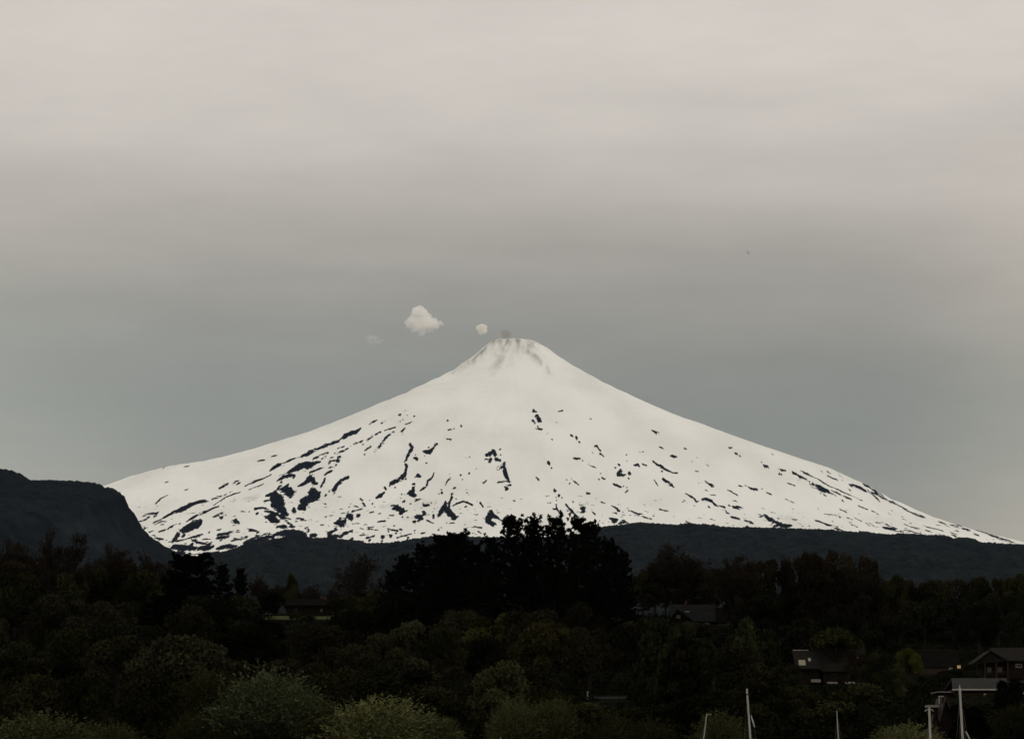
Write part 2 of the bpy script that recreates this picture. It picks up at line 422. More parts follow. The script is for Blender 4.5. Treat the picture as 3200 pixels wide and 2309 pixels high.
"D": """140,178,4 185,198,12 225,212,10;235,368,7 270,382,7;365,468,10 395,478,20 425,480,10;525,382,6 545,390,5;155,540,6 200,570,14 250,595,18 290,630,10 340,660,9 390,680,5 440,682,8;260,655,9;30,565,5 75,585,5;20,430,3 50,430,3;
275,745,14 320,780,18 370,815,18 400,840,6;170,750,4 195,795,6 210,820,4;540,920,4 600,950,8 640,975,10 665,1010,8 690,1005,4;525,1000,8;660,663,6 685,662,5;780,560,3 805,580,4;675,492,4;615,538,3;770,775,5 810,805,12 850,822,20;690,800,4;720,790,4;
775,880,5 800,890,6;830,935,3 890,940,3;740,992,10 800,990,14 850,1005,12 880,1045,14 920,1062,7;945,1058,6 1000,1075,10;815,1075,10;1050,1050,10;1100,1070,12 1140,1080,14;1140,1068,10 1210,1075,8;1165,1095,8;1010,1110,5 1020,1140,6 1050,1152,6;
1085,1200,12 1110,1205,12 1170,1225,8;1240,1250,6 1335,1278,5;1235,1165,4;1055,375,5 1085,378,5;1130,437,10 1150,445,7;1182,467,6;1565,453,6;1435,548,5;1465,588,8 1510,595,7;1640,630,6 1670,638,8 1720,650,4;1640,678,8 1665,680,8;1750,792,5 1830,822,4;
1810,685,10 1850,700,10 1880,720,12 1930,735,8 1965,760,8;1870,760,5;2000,785,6;2015,830,8 2060,830,18 2120,855,30 2180,880,24 2230,915,16 2268,935,10;1900,655,2 2050,730,4 2150,785,4 2268,850,4;2150,662,6;2220,668,8 2245,675,6;2215,715,4 2260,735,6;
2130,925,4;2175,940,6;2195,955,4;1170,822,6 1210,832,4;1245,820,6;1285,845,8 1340,865,10 1385,872,7;1440,862,5;1500,908,4 1545,920,6;1040,875,4 1080,892,4;1100,912,5 1150,938,5;1105,1000,3 1135,1005,3;1720,965,3 1820,1010,3;1805,1095,6;
1410,1208,4 1460,1165,8;1490,1170,20 1515,1210,35 1560,1225,25 1600,1260,35 1660,1295,30 1720,1300,26 1780,1295,14;1590,1300,30;235,1103,8 330,1128,3;0,1190,4 130,1232,4;545,1255,3 600,1272,4;400,1200,3;480,1282,5;
2075,1232,5 2130,1245,8 2200,1280,8 2268,1298,8;1800,1220,4 1860,1222,3;1920,1305,6;2000,1298,6;1250,1220,4""",
"E": """70,668,5;100,715,5;5,745,4 65,765,5;130,775,6;200,825,5 260,822,10 310,840,10 360,870,16 400,890,10;440,905,10 490,940,8 550,995,8;480,920,8 540,940,12 600,968,8 650,990,6;680,1015,8 740,1032,12 800,1060,8 860,1098,8 900,1120,6 960,1148,5 1090,1192,3;
370,812,4 430,842,8 490,876,16 540,912,12 605,945,5;0,850,4 120,905,4 230,955,4 350,1008,3;0,900,7 60,920,6 130,960,6 225,1000,7;5,935,8;40,955,4;130,1020,8;210,882,7;315,1078,3 415,1112,3;470,1132,3 545,1165,4;95,1095,2 165,1125,2;90,1195,5;675,1160,4;710,1122,3;
180,1205,5 240,1230,4;270,1205,2 350,1235,2;340,1245,6;440,1260,3 515,1312,4;400,1268,4 440,1295,4;0,1300,8 60,1325,9 130,1345,6;290,1305,5;330,1355,4 420,1362,8 530,1392,4;210,1272,2 300,1300,2;610,1315,10 680,1325,16 750,1340,18 840,1362,6;
630,1270,4 700,1300,5 770,1325,5;860,1285,5 930,1312,3 1050,1345,2;860,1350,5 950,1365,7 1015,1388,4;1110,1362,6 1160,1380,5;870,1405,10 920,1400,6 970,1418,4;1110,1320,2 1310,1368,2;1270,1255,3 1330,1270,7;1415,1292,4 1470,1300,5;1480,1290,4 1540,1305,3;
1400,1385,3 1475,1410,3;1430,1425,7 1465,1430,5;1700,1352,5 1760,1370,7 1830,1392,7;1690,1400,5 1725,1402,3;1860,1405,3 2030,1452,5;1950,1440,5 2030,1455,6 2140,1485,4;1535,1455,7 1600,1470,9 1670,1485,8;1250,1405,3 1330,1420,3;780,1400,4;1550,1335,5 1620,1345,4"""}
ASH_SHADE = ["1520,1075,10 1560,1066,8 1620,1064,8 1670,1068,9", "1640,1072,12 1665,1080,8", "1572,1090,14 1590,1072,10", "1563,1118,9 1555,1138,8 1540,1158,7", "1520,1082,6 1480,1122,7 1420,1162,5", "1672,1112,9 1700,1145,8 1722,1165,5",  # ash on the summit; its left-edge band is shade put into the colour
       "800,1562,3 765,1566,0", "1357,1571,0 1335,1573,-2", "1225,1580,1 1190,1584,-2", "1300,1622,-1 1262,1626,-3", "2440,1612,0 2480,1618,-1", "745,1640,-3", "1550,1105,12", "1640,1080,10 1650,1100,6"]  # beside lower ridges, dust and relief shading painted into the snow colour


def hit(sx, sy):
    """where the sight line of (sx, sy) meets the smooth cone: x, y from the axis, and metres of northing per pixel row"""
    ys = np.arange(-7500, 1500, 6.0)
    out = []
    for s in (sy, sy - 2):
        p = np.array([at(sx, s, 1.0)[0], at(sx, s, 1.0)[2] - CAMZ])
        Yw = ys + VY
        d = (CAMZ + p[1] * Yw) - Hs(p[0] * Yw - VX, ys)
        i = np.argmax(d < 0)
        if not d[i] < 0:
            i = np.argmin(d)
            y0 = ys[i]
        else:
            y0 = ys[i] if i == 0 else ys[i - 1] + 6.0 * d[i - 1] / (d[i - 1] - d[i] + 1e-9)
        out.append((p[0] * (y0 + VY) - VX, y0))
    return out[0][0], out[0][1], max(2.0, min(45.0, (out[1][1] - out[0][1]) / 2))


vx = graded(-7000, 7000, 3.7, 200, -2450, 2950)
vy = graded(-8200, 2400, 11, 150, -6300, 350)
X, Y = np.meshgrid(vx, vy)
Z = Hs(X, Y)
R = np.sqrt(X * X + Y * Y); TH = np.arctan2(Y, X)
far = np.clip((R - 250) / 1600, 0, 1)
gul = fbm(TH * 9, R / 2600, 21, 4)
gul = 1 - 2 * np.abs(gul)
relief = far * (6 * gul + 7 * fbm(X / 420, Y / 700, 31, 4) + 5.5 * fbm(X / 110, Y / 220, 41, 4)) + (0.3 + far) * 1.6 * fbm(X / 28, Y / 50, 51, 3)
sideface = np.clip((np.abs(X) - 600) / 1500, 0, 1)
Z = Z + relief * (1 - 0.7 * sideface * np.clip(1.6 - np.abs(Y) / 1500, 0, 1))
# crater bowl and broken rim
rim = np.exp(-((R - 105) / 30) ** 2)
Z = Z - 70 * np.clip(1 - (R / 95) ** 2, 0, 1) + rim * (4.0 * fbm(TH * 5, R * 0 + 3, 61, 3))

PXM = mpp * (VY + Y) / VY                       # metres per pixel at that depth
# metres of northing per pixel row, from the slope against the sight line
ELV = (Hs(X, Y) - CAMZ) / (VY + Y)
SLY = (Hs(X, Y + 30) - Hs(X, Y - 30)) / 60.0
KY = np.clip(PXM / np.clip(SLY - ELV, 0.10, 1.0), 2.0, 18.0)
rock = np.full(X.shape, 60.0); ash = np.full(X.shape, 60.0); wid = np.full(X.shape, 4.0)


def carve(field, pts):
    """pts: (x, y, halfwidth in px, metres per px east, metres per px north)"""
    for a, b_ in zip(pts[:-1] if len(pts) > 1 else pts, pts[1:] if len(pts) > 1 else pts):
        kx = 0.5 * (a[3] + b_[3]); ky = 0.5 * (a[4] + b_[4])
        mx = 26 + max(a[2], b_[2])
        x0, x1 = min(a[0], b_[0]) - mx * kx, max(a[0], b_[0]) + mx * kx
        y0, y1 = min(a[1], b_[1]) - mx * ky, max(a[1], b_[1]) + mx * ky
        i0, i1 = np.searchsorted(vy, [y0, y1]); j0, j1 = np.searchsorted(vx, [x0, x1])
        if i1 <= i0 or j1 <= j0:
            continue
        px = X[i0:i1, j0:j1] / kx; py = Y[i0:i1, j0:j1] / ky
        ax, ay, bx, by = a[0] / kx, a[1] / ky, b_[0] / kx, b_[1] / ky
        L2 = (bx - ax) ** 2 + (by - ay) ** 2
        t = np.clip(((px - ax) * (bx - ax) + (py - ay) * (by - ay)) / L2, 0, 1) if L2 > 1e-9 else np.zeros_like(px)
        d = np.hypot(px - ax - t * (bx - ax), py - ay - t * (by - ay)) - (a[2] + t * (b_[2] - a[2]))
        if field is rock:
            wv = wid[i0:i1, j0:j1]; wid[i0:i1, j0:j1] = np.where(d < field[i0:i1, j0:j1], max(a[2], b_[2]), wv)
        field[i0:i1, j0:j1] = np.minimum(field[i0:i1, j0:j1], d)


def chain(txt, ox, oy, s):
    pts = []
    for q in txt.split():
        a, b_, w_ = (float(t) for t in q.split(","))
        sx, sy = ox + a / s, oy + b_ / s
        hx, hy, ky = hit(sx, sy)
        pts.append((hx, hy, w_ / s, mpp * (VY + hy) / VY, ky))
    return pts


for tname, txt in ROCKS.items():
    ox, oy, s = TILES[tname]
    for st in txt.replace("\n", "").split(";"):
        if st.strip():
            carve(rock, chain(st, ox, oy, s))
for st in ASH_SHADE:
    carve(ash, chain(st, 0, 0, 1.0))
# ragged edges, snow lying inside the rock, and small stones along the lower snow line
PX = X / mpp; PY = Y / 6.0
rag = (3.4 * fbm(PX / 9, PY / 6, 71, 4) + 2.4 * fbm(PX / 3.2, PY / 2.6, 81, 3)) * np.clip(wid / 9.0, 0.22, 0.9) - 1.0
veins = np.clip(fbm(PX / 16, PY / 9, 75, 4) - 0.26, 0, 1) * 20
sdr = rock + rag * np.clip(1.25 - rock / 9, 0.0, 1) + np.where(rock < 0, veins, 0)
low = np.clip((1420 - Z) / 500, 0, 1)
spk = fbm(PX / 17, PY / 5, 91, 4)
sdr = np.minimum(sdr, (0.57 - 0.17 * low - spk) * 40 + np.where(low > 0, 0, 99))
forest_edge = (925 - 30 * np.sin(X / 300) - Z)
sdr = np.minimum(sdr, 30 - np.clip(forest_edge, 0, 80) * 0.6 - 25 * fbm(PX / 25, PY / 20, 95, 4))
rockv = np.clip(0.5 - sdr / 10, 0, 1)
Z = Z + 5.0 * np.clip(rockv * 2 - 0.8, 0, 1) * (0.4 + fbm(PX / 4, PY / 4, 99, 2))
ash_shade_v = np.clip(1 - np.clip(ash + 6, 0, 30) / 20, 0, 1) ** 1.5 * np.clip(0.36 + 0.6 * fbm(X / 20, Y / 70, 97, 4), 0, 0.7)
ash_shade_v = np.clip(ash_shade_v + np.clip(1 - R / 520, 0, 1) * np.clip(0.7 * fbm(TH * 8, R / 160, 98, 5) + 0.03, 0, 0.4), 0, 0.85)

m, nt, b = new_mat("snow_over_lava")
ar = nd(nt, "ShaderNodeAttribute", attribute_name="rock"); aa = nd(nt, "ShaderNodeAttribute", attribute_name="ash")
geo = nd(nt, "ShaderNodeNewGeometry")
mp = nd(nt, "ShaderNodeMapping"); mp.inputs["Scale"].default_value = (0.10, 0.03, 0.07)
n1 = nd(nt, "ShaderNodeTexNoise"); n1.inputs["Scale"].default_value = 1.0; n1.inputs["Detail"].default_value = 5
nt.links.new(geo.outputs["Position"], mp.inputs["Vector"]); nt.links.new(mp.outputs["Vector"], n1.inputs["Vector"])
ad = nd(nt, "ShaderNodeMath", operation="MULTIPLY_ADD"); ad.inputs[1].default_value = 0.60; ad.inputs[2].default_value = -0.30
nt.links.new(n1.outputs["Fac"], ad.inputs[0])
su = nd(nt, "ShaderNodeMath", operation="ADD"); nt.links.new(ar.outputs["Fac"], su.inputs[0]); nt.links.new(ad.outputs[0], su.inputs[1])
th = nd(nt, "ShaderNodeMapRange"); th.inputs["From Min"].default_value = 0.42; th.inputs["From Max"].default_value = 0.58
nt.links.new(su.outputs[0], th.inputs["Value"])
# snow: clean with faint wind-blown dust
mp2 = nd(nt, "ShaderNodeMapping"); mp2.inputs["Scale"].default_value = (0.004, 0.0012, 0.003)
n2 = nd(nt, "ShaderNodeTexNoise"); n2.inputs["Detail"].default_value = 7; n2.inputs["Scale"].default_value = 1
nt.links.new(geo.outputs["Position"], mp2.inputs["Vector"]); nt.links.new(mp2.outputs["Vector"], n2.inputs["Vector"])
rs = nd(nt, "ShaderNodeValToRGB")
rs.color_ramp.elements[0].position = 0.3; rs.color_ramp.elements[0].color = (0.74, 0.73, 0.68, 1)
rs.color_ramp.elements[1].position = 0.62; rs.color_ramp.elements[1].color = (0.83, 0.82, 0.772, 1)
nt.links.new(n2.outputs["Fac"], rs.inputs["Fac"])
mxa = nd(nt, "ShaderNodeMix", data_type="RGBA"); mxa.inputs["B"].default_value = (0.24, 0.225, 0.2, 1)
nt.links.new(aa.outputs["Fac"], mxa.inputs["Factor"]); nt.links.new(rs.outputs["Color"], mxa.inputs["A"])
rr = nd(nt, "ShaderNodeValToRGB")
rr.color_ramp.elements[0].color = (0.006, 0.0065, 0.009, 1); rr.color_ramp.elements[1].color = (0.015, 0.0155, 0.020, 1)
nt.links.new(n1.outputs["Fac"], rr.inputs["Fac"])
mxr = nd(nt, "ShaderNodeMix", data_type="RGBA")
nt.links.new(th.outputs[0], mxr.inputs["Factor"]); nt.links.new(mxa.outputs["Result"], mxr.inputs["A"]); nt.links.new(rr.outputs["Color"], mxr.inputs["B"])
nt.links.new(mxr.outputs["Result"], b.inputs["Base Color"])
b.inputs["Roughness"].default_value = 0.9; b.inputs["Specular IOR Level"].default_value = 0.0
vo = link("volcano", grid_mesh("volcano", X + VX, Y + VY, Z, {"rock": rockv, "ash": ash_shade_v}), m, smooth=True)
tag(vo, "snow covered volcano cone with dark lava rock showing through the snow", "mountain", kind="structure")

# ------------------------------------------------------------------ forested hills between shore and volcano
def hill_mat(name, c1, c2):
    m, nt, b = new_mat(name)
    geo = nd(nt, "ShaderNodeNewGeometry")
    n = nd(nt, "ShaderNodeTexNoise"); n.inputs["Scale"].default_value = 0.022; n.inputs["Detail"].default_value = 8; n.inputs["Roughness"].default_value = 0.72
    nt.links.new(geo.outputs["Position"], n.inputs["Vector"])
    r = nd(nt, "ShaderNodeValToRGB"); r.color_ramp.elements[0].position = 0.32; r.color_ramp.elements[1].position = 0.68
    r.color_ramp.elements[0].color = (*c1, 1); r.color_ramp.elements[1].color = (*c2, 1)
    nt.links.new(n.outputs["Fac"], r.inputs["Fac"]); nt.links.new(r.outputs["Color"], b.inputs["Base Color"])
    b.inputs["Roughness"].default_value = 0.9; b.inputs["Specular IOR Level"].default_value = 0.0
    return m


def hill(name, label, prof, yr, front, back, xf, mat, seed, dx=3.2, crown=10.0, amp=8.0, foot=None):
    """a wooded ridge: crest along the sight lines of prof at northing yr, falling forward over `front` metres"""
    pr = np.array(prof, float)
    cx = np.array([at(a, b_, yr)[0] for a, b_ in pr]); cz = np.array([at(a, b_, yr)[2] for a, b_ in pr])
    hx = graded(xf[0] - 2500, xf[1] + 2500, dx, 90, xf[0], xf[1])
    hy = graded(yr - front, yr + back, 6.0, 60, yr - front * 0.38, yr + 60)
    HX, HY = np.meshgrid(hx, hy)
    HXw = HX + 40 * fbm(HX / 400, HY / 300, seed + 3, 3) * np.clip((yr - HY) / 300, 0, 1)
    top = np.interp(HXw, cx, cz)
    t = np.clip((yr - HY) / front, 0, 1); tb = np.clip((HY - yr) / back, 0, 1)
    base = np.interp(HY, GT_Y, GT_Z) - 12
    s = (1 - t) ** 1.15 * (1 - tb * tb * (3 - 2 * tb))
    H = base + (top - base) * s
    H = H + (42 * fbm(HX / 240, HY / 300, seed, 4)) * np.clip(t * 6, 0, 1) * np.clip((1 - t) * 3, 0, 1)
    H = H + amp * cells(HX / crown, HY / crown, seed + 11) + amp * 0.6 * fbm(HX / 6, HY / 6, seed + 20, 2) * (s > 0.02)
    # keep the crest, crowns included, on the sight line
    H = H - amp * 0.75
    o = link(name, grid_mesh(name, HX, HY, H), mat, smooth=True)
    tag(o, label, "hill", kind="structure")
    return o


mh1 = hill_mat("far_forest", (0.006, 0.0075, 0.009), (0.022, 0.025, 0.026))
mh2 = hill_mat("hill_forest", (0.005, 0.006, 0.0075), (0.019, 0.0215, 0.023))
hill("foothills", "long dark forested foothills along the bottom of the snow",
     [(-1500, 1900), (300, 1800), (560, 1775), (663, 1752), (760, 1742), (840, 1725), (900, 1700), (944, 1687), (988, 1681), (1032, 1679), (1076, 1686), (1135, 1697), (1193, 1697), (1281, 1692), (1381, 1676), (1479, 1677),
      (1529, 1679), (1640, 1678), (1760, 1676), (1840, 1664), (1866, 1649), (1905, 1643), (1963, 1639), (1992, 1635), (2034, 1634), (2106, 1640), (2265, 1646), (2410, 1648), (2600, 1657), (2743, 1668), (2865, 1680), (2970, 1689), (3200, 1702), (3600, 1720), (5200, 1800)],
     9000, 5200, 900, (-1150, 1850), mh1, 120)
hill("hill", "dark steep wooded hill left of the volcano, its foot in mist",
     [(-2500, 1500), (-900, 1440), (-300, 1452), (0, 1463), (28, 1467), (61, 1479), (83, 1491), (100, 1502), (161, 1500), (233, 1502), (300, 1508), (328, 1520), (361, 1529), (386, 1546), (397, 1577), (422, 1607), (439, 1643), (472, 1677), (516, 1707), (560, 1730), (640, 1765), (900, 1830), (1500, 1900), (3000, 1950)],
     8000, 4200, 700, (-1600, -780), mh2, 220, dx=2.6, crown=8.5, amp=7.0)
# ------------------------------------------------------------------ trees: one of each kind first
def unit(v):
    return v / (np.linalg.norm(v, axis=-1, keepdims=True) + 1e-9)


def leaf_quads(C, size, rng, aspect=1.0, axis=None, norm=None, spread=1.0, zsq=1.0):
    """quads at C; axis (n,3): the direction they are long in; returns verts, faces"""
    n = len(C)
    if axis is None:
        axis = unit(rng.normal(size=(n, 3)))
    if norm is None:
        norm = rng.normal(size=(n, 3))
    else:
        norm = norm + spread * rng.normal(size=(n, 3))
    side = unit(np.cross(axis, norm))
    s = size * (0.6 + 0.8 * rng.random((n, 1)))
    U = axis * s * aspect * 0.5; V = side * s * 0.5
    U[:, 2] *= zsq; V[:, 2] *= zsq
    v = np.stack([C - U - V * 0.55, C - U * 0.1 + V - U * 0.2, C + U + V * 0.35, C + U * 0.2 - V], 1).reshape(-1, 3)
    f = np.arange(4 * n).reshape(n, 4)
    return v, f


def crown_mesh(name, C, size, rng, tone=None, **kw):
    v, f = leaf_quads(C, size, rng, **kw)
    n = len(C)
    if tone is None:
        tone = rng.random(n)
    me = mesh_np(name, v, f, 4, {"tone": np.repeat(np.clip(tone, 0, 1), 4)})
    me.materials.append(M["leaf"])
    return me


def limbs(rng, mb, base, tip, r0, k=5, wig=0.03, n=4, r1=None):
    base = np.array(base, float); tip = np.array(tip, float)
    pts = [base + (tip - base) * t + rng.normal(size=3) * wig * (0 < t < 1) for t in np.linspace(0, 1, n)]
    mb.tube(pts, [r0 + ((r1 if r1 is not None else r0 * 0.3) - r0) * t for t in np.linspace(0, 1, n)], k)


# every prototype stands in a unit box: height 1, crown about 1 wide (x, y in -0.5..0.5)
def proto_round(seed, nl=9, n=3600, top=1.0, low=0.18, size=0.05, airy=False, aspect=1.25):
    rng = np.random.default_rng(seed)
    mb = MB()
    limbs(rng, mb, (0, 0, -0.05), (rng.normal() * 0.03, rng.normal() * 0.03, 0.62), 0.035, 7, 0.01, 5)
    C = []; T = []; N = []
    for i in range(nl):
        a = 2 * math.pi * (i * 0.618 + rng.random() * 0.25)
        h = low + (top - low) * (0.16 + 0.72 * (i + 0.5) / nl)
        rad = 0.30 * math.sqrt(max(0.05, 1 - ((h - 0.48) / 0.56) ** 2)) * (0.65 + 0.6 * rng.random())
        c = np.array([rad * math.cos(a), rad * math.sin(a), h])
        R = np.array([0.235, 0.235, 0.17]) * (0.72 + 0.5 * rng.random()) * (0.8 if airy else 1.0)
        R[2] = min(R[2], (top - c[2]) * 0.95 + 0.02)
        limbs(rng, mb, (0, 0, low + 0.1 + 0.3 * h * rng.random()), c + np.array([0, 0, R[2] * 0.3]), 0.014, 4, 0.02)
        m_ = int(n / nl)
        d = unit(rng.normal(size=(m_, 3)))
        d[:, 2] = np.where(rng.random(m_) < 0.35, np.abs(d[:, 2]), d[:, 2])
        lump = 0.86 + 0.24 * fbm(d[:, 0] * 2.6 + seed + i * 3.1, d[:, 1] * 2.6 + d[:, 2] * 3.3, seed + i, 3)
        rr = lump * (1 - 0.5 * rng.random(m_) ** (1.3 if airy else 2.6))
        spr = rng.random(m_) < 0.07
        rr = np.where(spr, lump * (1.03 + 0.2 * rng.random(m_)), rr)
        P = c + d * R * rr[:, None]
        C.append(P); N.append(d); T.append(0.5 + 0.22 * rng.normal() * np.ones(m_) + 0.1 * rng.normal(size=m_))
    C = np.concatenate(C); N = np.concatenate(N); T = np.concatenate(T)
    cm = crown_mesh("crown", C, size, rng, T, norm=N, spread=0.9, aspect=aspect)
    return [("trunk", mb.mesh("trunk"), M["bark"]), ("crown", cm, None)]


def proto_pine(seed, broad=1.0, n_w=21, flat=False, bare_low=0.12):
    rng = np.random.default_rng(seed)
    mb = MB()
    lean = rng.normal(size=2) * 0.015
    limbs(rng, mb, (0, 0, -0.05), (lean[0], lean[1], 0.92), 0.02, 7, 0.004, 6, 0.005)
    C = []; A = []; T = []
    for k in range(n_w):
        t = bare_low + (0.97 - bare_low) * (k + 0.5 * rng.random()) / n_w
        prof = (1 - t) ** 0.78 * 0.66 + 0.125 if not flat else 0.5 * math.sqrt(max(0.03, 1 - ((t - 0.62) / 0.42) ** 2))
        prof = min(prof, 0.5) * broad
        nb = 5 + int(3 * rng.random())
        for j in range(nb):
            a = 2 * math.pi * (j + rng.random()) / nb + k
            L = prof * (0.6 + 0.55 * rng.random())
            rise = 0.016 + 0.05 * rng.random() * (0.4 + t)
            b0 = np.array([lean[0] * t, lean[1] * t, t])
            tip = b0 + np.array([L * math.cos(a), L * math.sin(a), rise])
            mid = b0 + (tip - b0) * 0.55 + np.array([0, 0, -0.012])
            mb.tube([b0, mid, tip], [0.006, 0.004, 0.0015], 4)
            tuf = 4 + int(L * 13)
            for q in range(tuf):
                s = 0.22 + 0.80 * (q + rng.random() * 0.6) / tuf
                c = b0 + (mid - b0) * min(1, s / 0.55) if s < 0.55 else mid + (tip - mid) * (s - 0.55) / 0.45
                c = c + np.array([rng.normal() * 0.03, rng.normal() * 0.03, rng.normal() * 0.008])
                # a tuft: needles round an upturned shoot
                m_ = 25 if not flat else 40
                up = unit(np.array([math.cos(a) * 0.5, math.sin(a) * 0.5, 0.9]) + rng.normal(size=3) * 0.2)
                al = rng.random(m_) * 0.042
                d = unit(rng.normal(size=(m_, 3)) + up * 0.9)
                P = c + up * al[:, None] * [1, 1, 0.38] + d * ([0.030, 0.030, 0.0085] if not flat else [0.05, 0.05, 0.026])
                C.append(P); A.append(d); T.append(np.full(m_, 0.45 + 0.2 * rng.normal()) + 0.1 * rng.normal(size=m_))
    for q in range(16):      # leader shoots
        c = np.array([lean[0] + rng.normal() * 0.07, lean[1] + rng.normal() * 0.07, 0.93 + 0.055 * rng.random()])
        m_ = 22
        d = unit(rng.normal(size=(m_, 3)) + [0, 0, 1.0])
        C.append(c + d * [0.04, 0.04, 0.010]); A.append(d); T.append(np.full(m_, 0.4))
    C = np.concatenate(C); A = np.concatenate(A); T = np.concatenate(T)
    zt = np.percentile(C[:, 2], 99.9)
    C = C / [1, 1, zt]
    cm = crown_mesh("crown", C, 0.030, rng, T, axis=A, aspect=1.7, zsq=0.28 if not flat else 0.5)
    return [("trunk", mb.mesh("trunk"), M["bark"]), ("crown", cm, None)]


def proto_bare(seed, spread=1.0, first=0.14, col=False, n_first=10, leaves=3200):
    rng = np.random.default_rng(seed)
    mb = MB(); tips = []; tw = MB()

    def grow(p, d, L, r, lev):
        p = np.array(p, float); d = np.array(d, float)
        pts = [p]; n = 3
        for i in range(n):
            d = unit(d + rng.normal(size=3) * 0.10 + np.array([0, 0, 0.10 if not col else 0.2]))
            pts.append(pts[-1] + d * L / n)
        (mb if lev < 3 else tw).tube(pts, [r, r * 0.82, r * 0.66, r * 0.5], 5 if lev < 2 else 3, cap=False)
        if lev >= 5 or L < 0.018:
            tips.append(pts[-1]); tips.append(pts[-2]); return
        nc = (3 if lev < 4 else 2) + (rng.random() < 0.4)
        for c in range(nc):
            s = 0.4 + 0.6 * (c + rng.random()) / nc
            i = min(n - 1, int(s * n)); q = pts[i] + (pts[i + 1] - pts[i]) * (s * n - i if s < 1 else 1)
            ax = unit(np.cross(d, rng.normal(size=3)))
            ang = (0.42 + 0.35 * rng.random()) * (0.55 if col else 1.0) * spread
            nd_ = d * math.cos(ang) + ax * math.sin(ang)
            grow(q, nd_, L * (0.62 + 0.2 * rng.random()), r * 0.55, lev + 1)

    H = 0.52 if not col else 0.8
    tr = [np.array([0, 0, -0.05]), np.array([rng.normal() * 0.01, rng.normal() * 0.01, H * 0.4]), np.array([rng.normal() * 0.02, rng.normal() * 0.02, H])]
    mb.tube(tr, [0.02, 0.015, 0.007], 7)
    for k in range(n_first + (5 if col else 0)):
        t = first + (H - first) * (k + rng.random()) / (n_first + (5 if col else 0))
        a = k * 2.4 + rng.normal() * 0.3
        el = (0.8 + 0.35 * rng.random()) if not col else 1.15
        d = np.array([math.cos(a) * math.cos(el) * spread, math.sin(a) * math.cos(el) * spread, math.sin(el)])
        grow((0, 0, t), unit(d), (0.30 if not col else 0.17) * (1.05 - 0.4 * t / H) * (0.85 + 0.3 * rng.random()), 0.0085, 1)
    grow(tr[-1], (0, 0, 1), 0.24 if not col else 0.16, 0.007, 1)
    V = np.array(mb.v + tw.v); zt = V[:, 2].max(); ex = np.percentile(np.abs(V[:, :2]), 99.3)
    kx = 0.5 / ex
    for q in (mb, tw):
        q.v = [(x * kx, y * kx, z / zt) for x, y, z in q.v]
    P = np.array(tips) * [kx, kx, 1 / zt]
    P = P[rng.integers(0, len(P), leaves)] + rng.normal(size=(leaves, 3)) * [0.022, 0.022, 0.014]
    lv, lf = leaf_quads(P, 0.022, rng, aspect=1.6)
    b0 = len(tw.v)
    tw.v += [tuple(q) for q in lv]; tw.f += [tuple(int(i) + b0 for i in f_) for f_ in lf]
    return [("trunk", mb.mesh("trunk"), M["bark"]), ("twigs", tw.mesh("twigs"), M["twig"])]


def proto_cone(seed, n=4200):
    rng = np.random.default_rng(seed)
    mb = MB(); limbs(rng, mb, (0, 0, -0.05), (0, 0, 0.9), 0.03, 7, 0.004, 4, 0.004)
    C = []; N = []; T = []
    K = 60
    for k in range(K):
        t = 0.04 + 0.9 * (k / K) ** 0.9
        a = k * 2.399; rad = 0.40 * (1 - t) ** 0.8 * (0.8 + 0.35 * rng.random())
        c = np.array([rad * math.cos(a), rad * math.sin(a), t]); m_ = n // K
        d = unit(rng.normal(size=(m_, 3)))
        R = np.array([0.11, 0.11, 0.085]) * (0.7 + 0.5 * (1 - t))
        P = c + d * R * (0.5 + 0.5 * rng.random((m_, 1))) + np.array([0, 0, 0.05]) * (rng.random((m_, 1)) ** 4)
        C.append(P); N.append(d); T.append(np.full(m_, 0.5 + 0.25 * rng.normal()) + 0.15 * rng.normal(size=m_))
    C = np.concatenate(C); C[:, 2] = np.clip(C[:, 2], 0.0, 1.0)
    cm = crown_mesh("crown", C, 0.045, rng, np.concatenate(T), norm=np.concatenate(N), spread=0.9, axis=unit(rng.normal(size=(len(C), 3)) + [0, 0, 1.0]), aspect=1.5)
    return [("trunk", mb.mesh("trunk"), M["bark"]), ("crown", cm, None)]


